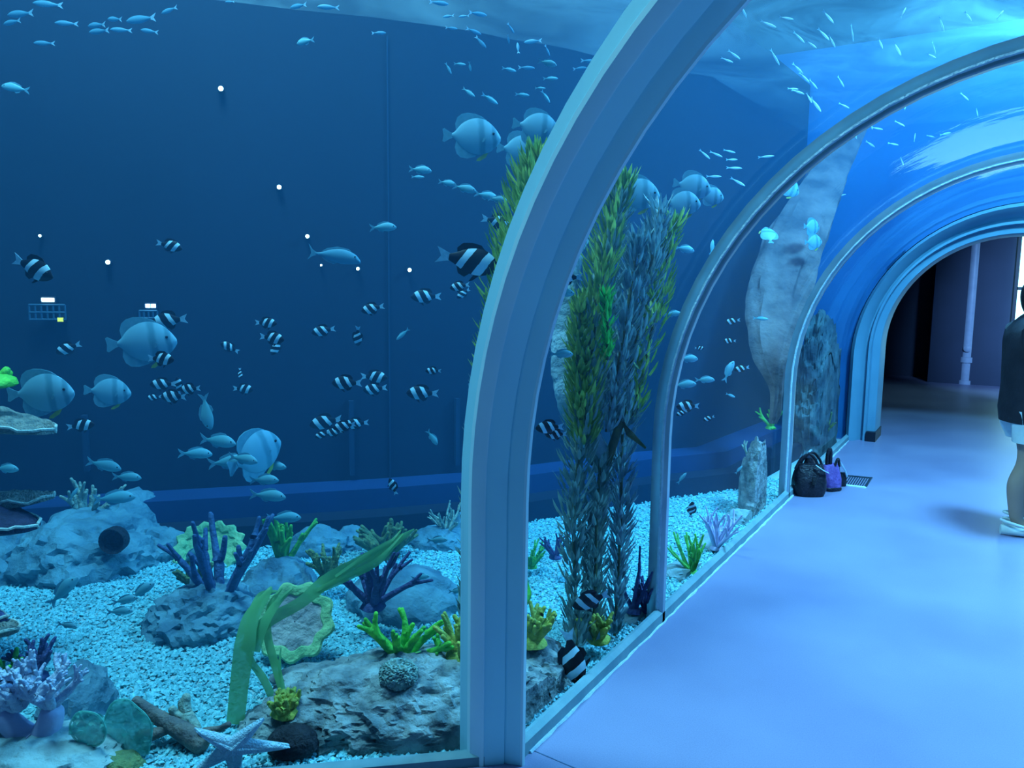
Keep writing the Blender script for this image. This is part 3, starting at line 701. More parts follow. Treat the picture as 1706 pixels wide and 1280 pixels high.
# teal net fans near the glass
def fan(label, u, v, rx, rz_, off, seed):
    g = onglass(u, v, off); t = thing('sea_fan', label, 'coral', g, YAW-.15); na, nr = 40, 8; V = []
    for side in (1, -1):
        for i in range(nr):
            f = (i+.02)/(nr-1)
            for k in range(na):
                a = 2*PI*k/na; rr_ = 1+.10*noise.noise(Vector((math.cos(a)*1.5, math.sin(a)*1.5, seed)))
                V.append(Vector((rx*f*rr_*math.cos(a), .02*fbm(Vector((f*math.cos(a)*2, f*math.sin(a)*2, seed)), 3)+side*.004*(1.02-f), rz_*f*rr_*math.sin(a))))
    F = grid_faces(nr, na, wv=True); o = nr*na; F = [tuple(q[::-1]) for q in F]+[tuple(i+o for i in q) for q in F]
    obj('blade', V, F, M_teal, t)
    obj('rim', *tube([Vector((rx*1.0*(1+.10*noise.noise(Vector((math.cos(2*PI*k/na)*1.5, math.sin(2*PI*k/na)*1.5, seed))))*math.cos(2*PI*k/na), 0, rz_*(1+.10*noise.noise(Vector((math.cos(2*PI*k/na)*1.5, math.sin(2*PI*k/na)*1.5, seed))))*math.sin(2*PI*k/na))) for k in range(na+1)], .0035, 6), M_teal, t)
    obj('stalk', *tube([(0, 0, -rz_*.9), (0, .01, -g.z)], [.008, .012], 8), M_teal, t)
fan('small round teal net fan right of the lavender coral', 147, 1215, .062, .058, .16, 1)
fan('large drooping teal net fan beside the brown staghorn', 212, 1222, .085, .11, .20, 2)
# starfish on the glass
sg = onglass(388, 1243, .075); stf = thing('starfish', 'pale blue five-armed starfish lying against the glass', 'starfish', sg, 0)
tips = [(323, 1214), (440, 1196), (492, 1243), (396, 1330), (318, 1290)]
loc2 = []
for u, v in tips:
    q = onglass(u, v, .075)-sg; loc2.append((q.dot(T0), q.z))
loc2.sort(key=lambda q: math.atan2(q[1], q[0]))
an = [math.atan2(q[1], q[0]) for q in loc2]; le = [math.hypot(*q) for q in loc2]
na, nr = 120, 10; V = []
def star_r(a):
    best = .028
    for b, l in zip(an, le):
        dl = abs((a-b+PI) % (2*PI)-PI)
        if dl < 1.2: best = max(best, min(l, .034/(math.sin(dl)+.85*.034/l)*(1 if dl > .02 else 1)))
    return best
for side in (1, -1):
    for i in range(nr):
        f = (i+.001)/(nr-1)
        for k in range(na):
            a = -PI+2*PI*k/na; r_ = star_r(a)*f
            wloc = min(.02, .026-.09*max(r_-.03, 0)*.5); hgt = max(.004, wloc)*(math.sqrt(max(1-f**3, 0)))
            V.append(T0*(r_*math.cos(a))+ZU*(r_*math.sin(a))+n0*(hgt*(1 if side > 0 else -.15)))
F = grid_faces(nr, na, wv=True); oo = nr*na
obj('body', V, F+[tuple(i+oo for i in q[::-1]) for q in F], M_star, stf)
for q, l in zip(loc2, le):
    obj('ridge', *tube([T0*(q[0]*f)+ZU*(q[1]*f)+n0*(.021*(1-f*.6)) for f in (.0, .25, .5, .75, .92)], [.006, .005, .004, .003, .002], 6), M_star, stf)
# giant clam and dark piece for the shaded crevice at the boulder's foot
g = onglass(748, 1247, .10); t = thing('clam', 'dark ribbed clam shell with dotted edge at the boulder foot', 'clam', g, YAW-.15)
for s, nm in ((1, 'shell_half'), (-1, 'shell_half')):
    V = []
    for i in range(9):
        f = i/8
        for k in range(33):
            a = PI*k/32; r_ = .066*(1+.05*math.cos(k*PI/2)*f)
            V.append(Vector((r_*math.cos(a)*f, -.03*math.sin(a)*f+.01, s*(.002+.02*(1-f*f)+.004*math.cos(k*PI/2)*f))))
    o_ = len(V); F = grid_faces(9, 33); obj(nm, V, F if s > 0 else [q[::-1] for q in F], M_black if s < 0 else M_rockb, t)
o = obj('stone', *rock_mesh(.10, .05, .016, 83, .2, 4, 1.2), M_black); o.location = onglass(675, 1248, .12); o.rotation_euler = (0, -.14, YAW); tag(o, 'long dark piece for the shaded crevice at the foot of the big boulder', 'stone')  # black colour stands in for the shade of a crevice
# along the tunnel
coral('bushy_coral', 'sea-green bushy coral far behind the wide rib in the tunnel view', 885, 945, .13, 12, .012, M_green, 1, .6, 1.1, 41, d=4.1)
coral('antler_coral', 'dark blue antler coral left of the tall kelp foot', 925, 930, .14, 6, .012, M_purple, 1, .6, 1.0, 42, d=4.0)
coral('antler_coral', 'slender dark antler coral between kelp and nearer slim rib', 1056, 1020, .24, 4, .013, M_purple, 1, .35, .4, 43, d=3.55, kids=1)
coral('bushy_coral', 'purplish bushy coral on the porous rock by the nearer slim rib', 1076, 1018, .14, 9, .012, M_purple, 1, .6, .8, 44, d=3.6)
coral('finger_coral', 'green finger coral at the glass foot past the nearer slim rib', 1152, 955, .20, 8, .014, M_green, 1, .5, .7, 45, d=4.15, partname='finger')
coral('antler_coral', 'violet-blue antler coral right of the green one past the nearer rib', 1193, 915, .22, 10, .013, M_lav, 1, .6, .7, 46, d=4.5, partname='branch')
coral('finger_coral', 'green coral tuft hanging under the rosy rock column', 1284, 714, .15, 6, .014, M_green, 1, .5, .6, 47, d=5.85, partname='finger')
coral('finger_coral', 'pale finger coral atop the grey rock spire', 1250, 775, .16, 5, .014, M_ivory, 1, .6, .8, 48, d=5.5, partname='finger')
coral('bushy_coral', 'green weed tuft at the foot of the dark rock cliff', 1368, 735, .25, 6, .016, M_olive, 1, .4, .5, 49, d=7.5)

# ------------------------------------------------------------------ kelp
def leaf(rn, p, out, ln, wd, V, F):
    """one narrow upward curling blade with a fold along its middle"""
    side = out.cross(ZU).normalized() if out.cross(ZU).length > 1e-3 else Vector((1, 0, 0)); o = len(V)
    curl = rn.uniform(.5, 1.3); dirn = (out*.5+ZU*rn.uniform(.35, 1.0)).normalized(); q = p.copy()
    for i, wf in enumerate((.35, 1, .8, .06)):
        n_ = side.cross(dirn).normalized()
        V += [q-side*(wd*wf), q+n_*(wd*.5*wf), q+side*(wd*wf)]
        if i: a = o+3*(i-1); F += [(a, a+1, a+4, a+3), (a+1, a+2, a+5, a+4)]
        q = q+dirn*(ln/3); dirn = (dirn+ZU*.35*curl).normalized()
def kelp(label, strands, dens=1., group=None, seed=1, name='kelp'):
    """strands: list of (pixel path [(u, v, d)], clump radius in px at points, leaf material, leaf length)"""
    b = at(*strands[0][0][0]); t = thing(name, label, 'seaweed', (b.x, b.y, 0), 0, group); rn = random.Random(seed); org = Vector((b.x, b.y, 0))
    for path, rad_, m, ln, cnt in strands:
        P = bezier([at(*q)-org for q in path], 40); R = np.interp(np.linspace(0, 1, 40), np.linspace(0, 1, len(rad_)), rad_)
        obj('stem', *tube(P, [.007]*40, 6), M_stem, t)
        V, F = [], []
        for i in range(int(cnt*dens*.85)):
            f = rn.random(); k = f*39; a = int(k); p = P[a].lerp(P[min(a+1, 39)], k-a); r_ = R[a]*3.0/FPX*math.sqrt(rn.random())
            th_ = rn.uniform(0, 2*PI); out = Vector((math.cos(th_), math.sin(th_), 0))
            leaf(rn, p+out*r_*.8, out, ln*rn.uniform(.75, 1.45), .0092*rn.uniform(.65, 1.25), V, F)
        fo = obj('foliage', V, F, m, t); fo['kind'] = 'stuff'
    return t
D1 = 2.98
kelp('tall green kelp plume climbing behind the wide rib on its outer side', [
    ([(812, 640, D1), (832, 560, D1), (846, 470, D1), (868, 380, D1), (890, 300, D1), (903, 262, D1)], [14, 32, 44, 48, 36, 12], M_leaf, .07, 1050),
    ([(838, 520, D1+.1), (862, 420, D1+.1), (895, 350, D1+.1), (925, 285, D1+.1)], [16, 28, 30, 12], M_leaf, .07, 420),
    ([(786, 1060, D1), (790, 960, D1), (790, 850, D1), (798, 740, D1), (812, 640, D1)], [10, 16, 14, 12, 18], M_leafd, .065, 300),
    ([(772, 1040, D1+.05), (780, 960, D1+.05), (793, 860, D1+.05)], [6, 10, 8], M_leafd, .06, 90)], seed=2)
D2 = 3.30
kelp('dense green kelp bundle in front of pale driftwood in the first tunnel pane', [
    ([(960, 1085, 3.1), (958, 960, D2), (955, 860, D2), (965, 760, D2), (980, 660, D2), (990, 560, D2), (1012, 420, D2), (1040, 310, D2)], [18, 30, 30, 32, 40, 42, 32, 10], M_leafd, .065, 1000),
    ([(972, 740, D2), (978, 620, D2), (992, 500, D2), (1014, 400, D2), (1040, 305, D2)], [26, 40, 38, 28, 10], M_leaf, .07, 760),
    ([(968, 700, D2-.05), (962, 600, D2-.05), (968, 500, D2-.05)], [16, 20, 14], M_leaf, .06, 240),
    ([(1012, 600, D2-.08), (1012, 540, D2-.08), (1010, 490, D2-.08)], [5, 7, 4], M_leafg, .05, 110)], seed=3)
kelp('slate-green kelp bundle leaning right beside the dense green one', [
    ([(1024, 1060, 3.35), (1030, 950, 3.4), (1035, 840, 3.45), (1036, 740, 3.5), (1050, 620, 3.5), (1072, 500, 3.5), (1090, 410, 3.5), (1100, 345, 3.5)], [10, 16, 18, 26, 38, 36, 28, 10], M_leafb, .07, 900),
    ([(1052, 700, 3.55), (1078, 590, 3.55), (1100, 480, 3.55), (1124, 375, 3.55)], [18, 28, 24, 8], M_leaf, .07, 300),
    ([(1010, 720, 3.45), (1030, 610, 3.45), (1048, 500, 3.45), (1062, 400, 3.45)], [20, 34, 30, 14], M_leafb, .07, 620)], seed=4)
kelp('thin dark kelp stalk between the two bundles', [
    ([(988, 1075, 3.2), (992, 960, 3.3), (994, 860, 3.35), (1000, 770, 3.4)], [14, 18, 20, 22], M_leafd, .065, 420)], seed=5)
# driftwood trunk
t = thing('driftwood', 'pale driftwood trunk curving down behind the kelp in the first tunnel pane', 'driftwood', (at(1000, 1060, 3.5).x, at(1000, 1060, 3.5).y, 0), 0); org = t.location.copy()
Pt = bezier([at(*q)-org for q in ((972, 1075, 3.5), (985, 900, 3.5), (1002, 780, 3.48), (985, 745, 3.45), (955, 690, 3.42), (938, 620, 3.42), (934, 520, 3.42), (945, 430, 3.44), (962, 370, 3.46))], 70)
Rt = np.interp(np.linspace(0, 1, 70), [0, .25, .42, .6, .8, 1], [.03, .03, .05, .07, .06, .015])
V, F = tube(Pt, list(Rt), 14); V = [v+Vector((1, 1, 0))*.012*ridge(v*9, 4) for v in V]
obj('trunk', V, F, M_bark, t)
obj('branch', *tube([at(*q)-org for q in ((1010, 775, 3.46), (1035, 700, 3.44), (1048, 722, 3.42), (1076, 747, 3.40))], [.02, .02, .016, .005], 10), M_stem, t)
obj('branch', *tube([at(*q)-org for q in ((938, 480, 3.44), (950, 440, 3.47), (978, 400, 3.5), (975, 340, 3.52))], [.02, .018, .012, .004], 10), M_bark, t)
# ribbon seaweed
t = thing('ribbon_seaweed', 'long translucent green ribbon seaweed arching over the gravel', 'seaweed', atz(395, 1205, 0), 0); org = t.location.copy()
def ribbon(path, wpx):
    P = bezier([at(*q)-org for q in path], 26); W = np.interp(np.linspace(0, 1, 26), np.linspace(0, 1, len(wpx)), wpx); V = []
    for i, p in enumerate(P):
        tg = (P[min(i+1, 25)]-P[max(i-1, 0)]).normalized(); s = tg.cross(FH).normalized()*(W[i]*2.8/FPX/2); n_ = FH*.0025
        V += [p-s, p-n_*2, p+s, p+n_]
    return V, grid_faces(26, 4, wv=True)+[(3, 2, 1, 0), (100, 101, 102, 103)]
for path, wpx in [
    ([(392, 1206, 2.64), (400, 1130, 2.66), (408, 1075, 2.68), (418, 1030, 2.72), (445, 990, 2.78), (452, 978, 2.8)], [28, 30, 34, 26, 12, 3]),
    ([(408, 1085, 2.69), (440, 1040, 2.75), (500, 1005, 2.85), (545, 968, 2.95), (600, 940, 3.05), (645, 912, 3.15), (690, 882, 3.25)], [20, 22, 20, 26, 30, 22, 3]),
    ([(520, 990, 2.9), (570, 965, 2.96), (630, 935, 3.05), (672, 890, 3.12)], [8, 16, 14, 2]),
    ([(560, 962, 2.95), (610, 928, 3.02), (650, 905, 3.1), (668, 884, 3.14)], [8, 12, 10, 2]),
    ([(474, 1165, 2.66), (462, 1120, 2.7), (446, 1060, 2.74), (450, 1010, 2.78), (470, 980, 2.82)], [10, 15, 14, 10, 3]),
    ([(458, 1172, 2.66), (438, 1130, 2.68), (418, 1100, 2.7), (412, 1060, 2.72)], [12, 14, 12, 6]),
    ([(425, 1085, 2.7), (440, 1040, 2.73), (462, 1005, 2.78), (488, 980, 2.82)], [16, 16, 12, 3]),
    ([(412, 1070, 2.7), (422, 1020, 2.74), (436, 992, 2.78), (462, 985, 2.8)], [14, 16, 12, 3]),
    ([(470, 1160, 2.68), (466, 1110, 2.7), (468, 1080, 2.72)], [4, 5, 2])]:
    obj('ribbon', *ribbon(path, wpx), M_ribbon, t)
# ------------------------------------------------------------------ fish
def fish_mat(name, stops, slant=0, col_mode='LINEAR', rough=.45, transl=.25, noise_amt=.06, spec=.4):
    """colour along the body (object x from tail -.5 to snout .5)"""
    m, nt, out = nodes(name); L = nt.links.new
    tc = N(nt, 'TexCoord'); sx = N(nt, 'SeparateXYZ'); L(tc.outputs['Object'], sx.inputs[0])
    nz = N(nt, 'TexNoise'); nz.inputs['Scale'].default_value = 9; L(tc.outputs['Object'], nz.inputs['Vector'])
    a = N(nt, 'Math', operation='MULTIPLY_ADD'); a.inputs[1].default_value = slant; L(sx.outputs[2], a.inputs[0]); L(sx.outputs[0], a.inputs[2])
    b = N(nt, 'Math', operation='MULTIPLY_ADD'); b.inputs[1].default_value = noise_amt; L(nz.outputs['Fac'], b.inputs[0]); L(a.outputs[0], b.inputs[2])
    c = N(nt, 'Math', operation='ADD'); c.inputs[1].default_value = .5-noise_amt*.5; L(b.outputs[0], c.inputs[0])
    rp = N(nt, 'ValToRGB'); rp.color_ramp.interpolation = col_mode; L(c.outputs[0], rp.inputs[0])
    el = rp.color_ramp.elements
    while len(el) > 1: el.remove(el[-1])
    el[0].position = stops[0][0]; el[0].color = c4(stops[0][1])
    for p, col in stops[1:]: e = el.new(p); e.color = c4(col)
    pr = N(nt, 'BsdfPrincipled'); pr.inputs['Roughness'].default_value = rough; pr.inputs['Specular IOR Level'].default_value = spec
    L(rp.outputs[0], pr.inputs['Base Color']); t = N(nt, 'BsdfTranslucent'); L(rp.outputs[0], t.inputs[0])
    mx = N(nt, 'MixShader'); mx.inputs[0].default_value = transl; L(pr.outputs[0], mx.inputs[1]); L(t.outputs[0], mx.inputs[2]); L(mx.outputs[0], out.inputs['Surface'])
    return m
pale, dk, bk = (.27, .55, .66), (.14, .36, .46), (.004, .005, .012)
M_bat = fish_mat('batfish_skin', [(0, (.22, .48, .58)), (.60, pale), (.645, dk), (.70, dk), (.74, pale), (.84, pale), (.87, (.13, .34, .44)), (.91, (.13, .34, .44)), (.94, pale)], slant=.06)
M_bream = fish_mat('bream_skin', [(0, (.12, .38, .44)), (.5, (.19, .50, .56)), (.9, (.28, .60, .68)), (1, (.18, .42, .5))])
M_naso = fish_mat('slate_skin', [(0, (.11, .36, .48)), (1, (.14, .40, .54))])
M_hum = fish_mat('banded_skin', [(0, (.5, .74, .85)), (.14, bk), (.37, (.5, .74, .85)), (.49, bk), (.68, (.5, .74, .85)), (.83, bk)], slant=-.55, col_mode='CONSTANT', noise_amt=.04, transl=.12)
M_pale = fish_mat('pale_skin', [(0, (.14, .40, .54)), (1, (.20, .48, .62))], transl=.5)
M_silver = fish_mat('silver_skin', [(0, (.70, .85, .88)), (1, (.85, .95, .97))], transl=.55)
M_fin = mat('fin', (.26, .54, .64), (.20, .46, .56), rough=.5, scale=14, transl=.45)
M_finb = mat('black_fin', (.01, .012, .02), (.006, .007, .012), rough=.5, scale=14)
M_finy = mat('yellow_fin', (.55, .55, .12), (.42, .46, .10), rough=.5, scale=14, transl=.3)
M_finw = mat('white_fin', (.46, .70, .82), (.34, .56, .68), rough=.5, scale=14, transl=.3)
M_eye = mat('fish_eye', (.01, .012, .02), (.02, .03, .04), rough=.15, scale=3)

def body_mesh(name, st, m, n=14):
    """st: (x, zc, half height, half width)"""
    xs = [s[0] for s in st]; X = np.linspace(xs[0], xs[-1], 22); V = []
    X = xs[0]+(xs[-1]-xs[0])*(.5-.5*np.cos(np.linspace(0, PI, 22)))
    zc, hh, hw = (np.interp(X, xs, [s[i] for s in st]) for i in (1, 2, 3))
    def sm(a): b = a.copy(); b[1:-1] = .25*a[:-2]+.5*a[1:-1]+.25*a[2:]; return b
    hh, hw, zc = sm(hh), sm(hw), sm(zc)
    for x, z, h, w_ in zip(X, zc, hh, hw):
        for k in range(n):
            a = 2*PI*k/n; V.append((x, w_*math.cos(a)*(1-.25*abs(math.sin(a))), z+h*math.sin(a)))
    return mesh(name, V, [tuple(q[::-1]) for q in grid_faces(22, n, wv=True)]+[tuple(range(n)), tuple(range(21*n, 22*n))[::-1]], m)
def fin_mesh(name, pts, m, th=.008, y=0, yaw=0):
    k = len(pts); c, s = math.cos(yaw), math.sin(yaw); x0 = pts[0][0]; V = []
    for sg_ in (-1, 1):
        for x, z in pts: V.append((x0+(x-x0)*c-(sg_*th/2)*s, y+(x-x0)*s+sg_*th/2*c, z))
    return mesh(name, V, [tuple(range(k)), tuple(range(k, 2*k))[::-1]]+[(i, k+i, k+(i+1) % k, (i+1) % k) for i in range(k)], m, smooth=False)
def eye_mesh(x, z, y, r):
    V0, F0 = ico(2); return mesh('eye', [(v.x*r+x, v.y*r*.5+y, v.z*r+z) for v in V0], F0, M_eye)
KINDS = {}
def kind(key, name, cat, parts): KINDS[key] = (name, cat, parts)
sp = lambda f, n: [f(i/(n-1)) for i in range(n)]
kind('bat', 'batfish', 'fish', [
    ('body', body_mesh('body', [(-.34, 0, .035, .012), (-.28, 0, .07, .02), (-.2, 0, .19, .04), (-.05, .0, .285, .06), (.1, 0, .315, .07), (.25, -.005, .29, .07), (.38, -.02, .20, .055), (.46, -.03, .10, .035), (.5, -.035, .03, .012)], M_bat)),
    ('tail_fin', fin_mesh('tail_fin', [(-.30, .03), (-.38, .06), (-.47, .115), (-.5, .10), (-.485, .0), (-.5, -.10), (-.47, -.115), (-.38, -.06), (-.30, -.03)], M_fin)),
    ('dorsal_fin', fin_mesh('dorsal_fin', [(.26, .27), (.17, .335), (.05, .375), (-.08, .385), (-.18, .36), (-.25, .30), (-.285, .20), (-.27, .08), (-.2, .12)], M_fin, .012)),
    ('anal_fin', fin_mesh('anal_fin', [(.16, -.29), (.05, -.345), (-.08, -.375), (-.19, -.36), (-.26, -.30), (-.29, -.20), (-.27, -.08), (-.2, -.12)], M_fin, .012)),
    ('pectoral_fin', fin_mesh('pectoral_fin', [(.24, -.04), (.15, .0), (.10, -.05), (.13, -.11), (.2, -.1)], M_fin, .006, -.075, -.25)),
    ('pelvic_fin', fin_mesh('pelvic_fin', [(.30, -.25), (.24, -.27), (.10, -.37), (.08, -.41), (.14, -.41), (.24, -.35)], M_finy, .01)),
    ('eye', eye_mesh(.37, .045, -.052, .022)), ('eye', eye_mesh(.37, .045, .052, .022))])
kind('bream', 'bream', 'fish', [
    ('body', body_mesh('body', [(-.33, 0, .03, .01), (-.25, 0, .05, .02), (-.1, .0, .115, .045), (.1, .01, .165, .065), (.25, .01, .165, .065), (.38, -.005, .12, .05), (.46, -.02, .065, .03), (.5, -.03, .02, .01)], M_bream)),
    ('tail_fin', fin_mesh('tail_fin', [(-.28, .03), (-.38, .08), (-.5, .16), (-.46, .06), (-.40, .0), (-.46, -.06), (-.5, -.15), (-.38, -.08), (-.28, -.03)], M_fin)),
    ('dorsal_fin', fin_mesh('dorsal_fin', [(.26, .16), (.2, .21), (.05, .225), (-.12, .17), (-.2, .12), (-.2, .06), (.0, .12)], M_fin)),
    ('anal_fin', fin_mesh('anal_fin', [(.05, -.13), (-.02, -.19), (-.14, -.15), (-.2, -.06), (-.08, -.1)], M_fin)),
    ('pectoral_fin', fin_mesh('pectoral_fin', [(.24, -.02), (.12, .0), (.08, -.05), (.16, -.08)], M_fin, .005, -.068, -.25)),
    ('eye', eye_mesh(.39, .03, -.048, .02)), ('eye', eye_mesh(.39, .03, .048, .02))])
kind('naso', 'surgeonfish', 'fish', [
    ('body', body_mesh('body', [(-.36, 0, .018, .008), (-.26, 0, .03, .014), (-.1, 0, .10, .035), (.1, .0, .145, .05), (.28, -.01, .13, .05), (.42, -.03, .085, .04), (.5, -.07, .025, .014)], M_naso)),
    ('tail_fin', fin_mesh('tail_fin', [(-.33, .02), (-.42, .07), (-.5, .17), (-.455, .06), (-.44, .0), (-.46, -.06), (-.5, -.13), (-.42, -.06), (-.33, -.02)], M_fin)),
    ('dorsal_fin', fin_mesh('dorsal_fin', [(.32, .11), (.25, .155), (.05, .175), (-.15, .125), (-.25, .05), (-.1, .08), (.1, .13)], M_fin)),
    ('anal_fin', fin_mesh('anal_fin', [(.1, -.12), (.0, -.16), (-.16, -.11), (-.25, -.04), (-.1, -.08)], M_fin)),
    ('eye', eye_mesh(.40, .02, -.04, .017)), ('eye', eye_mesh(.40, .02, .04, .017))])
kind('hum', 'damselfish', 'fish', [
    ('body', body_mesh('body', [(-.30, 0, .05, .015), (-.2, 0, .09, .03), (-.05, 0, .175, .055), (.12, 0, .215, .075), (.26, 0, .20, .075), (.38, -.01, .14, .06), (.46, -.02, .07, .03), (.5, -.02, .02, .01)], M_hum)),
    ('tail_fin', fin_mesh('tail_fin', [(-.27, .05), (-.38, .09), (-.5, .13), (-.45, .05), (-.42, .0), (-.45, -.05), (-.5, -.12), (-.38, -.08), (-.27, -.05)], M_finw)),
    ('dorsal_fin', fin_mesh('dorsal_fin', [(.24, .19), (.16, .26), (.02, .275), (-.12, .25), (-.2, .16), (-.18, .08), (.0, .17)], M_finb)),
    ('anal_fin', fin_mesh('anal_fin', [(.06, -.19), (-.02, -.26), (-.12, -.22), (-.18, -.08), (-.08, -.14)], M_finb)),
    ('pelvic_fin', fin_mesh('pelvic_fin', [(.22, -.19), (.12, -.29), (.06, -.31), (.12, -.2)], M_finb)),
    ('eye', eye_mesh(.38, .03, -.055, .022)), ('eye', eye_mesh(.38, .03, .055, .022))])
sb = [(-.33, 0, .03, .01), (-.2, 0, .06, .03), (.0, .0, .115, .05), (.2, .0, .12, .055), (.38, 0, .08, .04), (.5, -.01, .015, .01)]
tf = [(-.28, .025), (-.38, .07), (-.5, .13), (-.45, .04), (-.42, .0), (-.45, -.04), (-.5, -.12), (-.38, -.06), (-.28, -.025)]
kind('small', 'reef_fish', 'fish', [('body', body_mesh('body', sb, M_bream, 10)), ('tail_fin', fin_mesh('tail_fin', tf, M_fin)), ('dorsal_fin', fin_mesh('dorsal_fin', [(.2, .11), (.1, .155), (-.15, .12), (-.2, .06), (.0, .1)], M_fin))])
kind('pale', 'fusilier', 'fish', [('body', body_mesh('body', sb, M_pale, 10)), ('tail_fin', fin_mesh('tail_fin', tf, M_finw))])
kind('silver', 'silverside', 'fish', [('body', body_mesh('body', [(x, z, h*.62, w_*.8) for x, z, h, w_ in sb], M_silver, 8)), ('tail_fin', fin_mesh('tail_fin', [(x, z*.7) for x, z in tf], M_finw))])

used = []
def fish(k, u, v, L, ang, d, label, group, out=0, roll=0):
    name, cat, parts = KINDS[k]
    t = thing(name, label, cat, at(u, v, d), 0, group)
    a = math.radians(ang); f = (RH*math.cos(a)+ZU*math.sin(a)+FH*out).normalized()
    if abs(math.sin(a)) > .93: side = -FH-RH*.0
    else: side = ZU.cross(f)
    side = (side-f*side.dot(f)).normalized(); up = f.cross(side).normalized()
    if roll: R_ = Matrix.Rotation(roll, 3, f); side, up = R_ @ side, R_ @ up
    mm = Matrix((f, side, up)).transposed().to_4x4()
    s = L*d/FPX/max(.35, math.sqrt(max(0, 1-min(.85, f.dot(FH)**2))))
    t.matrix_world = Matrix.Translation(at(u, v, d)) @ mm @ Matrix.Scale(s, 4)
    for pn, me_ in parts: link(pn, me_, t)
    used.append(t); return t
rf = random.Random(11)
GB, GH, GS, GP, GO = 'batfish in the tank', 'black and white banded damselfish', 'blue-silver bream in open water', 'pale fish under the water surface', 'small bright fish over the tunnel roof'
for u, v, L, a, d, o, l in [
    (786, 227, 96, 0, 3.5, .15, 'batfish with dark gill band and yellow pelvic fin, trailing the pair at kelp top'),
    (893, 212, 80, -8, 3.45, .1, 'upper batfish of the pair above the green kelp tip'),
    (866, 249, 78, -3, 3.6, .1, 'lower batfish of the pair, half hidden by the green kelp tip'),
    (236, 570, 106, 5, 3.4, .25, 'large pale batfish below the blue distant lamp'),
    (68, 655, 106, 3, 3.2, .1, 'biggest batfish with raised dorsal fin above the thin shelf coral'),
    (179, 652, 72, -4, 3.7, .2, 'medium round batfish between the biggest batfish and the banded shoal'),
    (425, 757, 62, 30, 3.7, 1.6, 'batfish turned almost head-on behind the bream shoal'),
    (808, 645, 56, 0, 3.6, .1, 'batfish half hidden behind the wide rib below the kelp fringe'),
    (1060, 322, 82, -5, 3.75, .1, 'batfish behind the dense kelp tip in the first tunnel pane'),
    (1153, 310, 66, -8, 3.95, .1, 'upper batfish of three right of the kelp tips'),
    (1136, 338, 64, 0, 3.85, .1, 'lower batfish of three right of the kelp tips'),
    (1184, 326, 46, -5, 4.1, .2, 'leading batfish of three right of the kelp tips'),
    (1352, 378, 34, 0, 6.0, .6, 'upper small batfish beside the rosy rock column'),
    (1355, 403, 34, 5, 5.95, .4, 'lower small batfish beside the rosy rock column'),
    (1281, 392, 28, 90, 5.4, 1.0, 'little batfish turned away by the left side of the rosy rock column'),
    (1314, 311, 44, -25, 5.6, .3, 'batfish cut by the slim rib above the rosy rock column')]:
    fish('bat', u, v, L, a, d, l, GB, o)
fish('naso', 557, 426, 88, -6, 3.4, 'sleek slate-blue surgeonfish with crescent tail near the small white lamp reflections', GS)
fish('bream', 344, 686, 62, -82, 3.5, 'pale bream diving head-down above the bream shoal', GS)
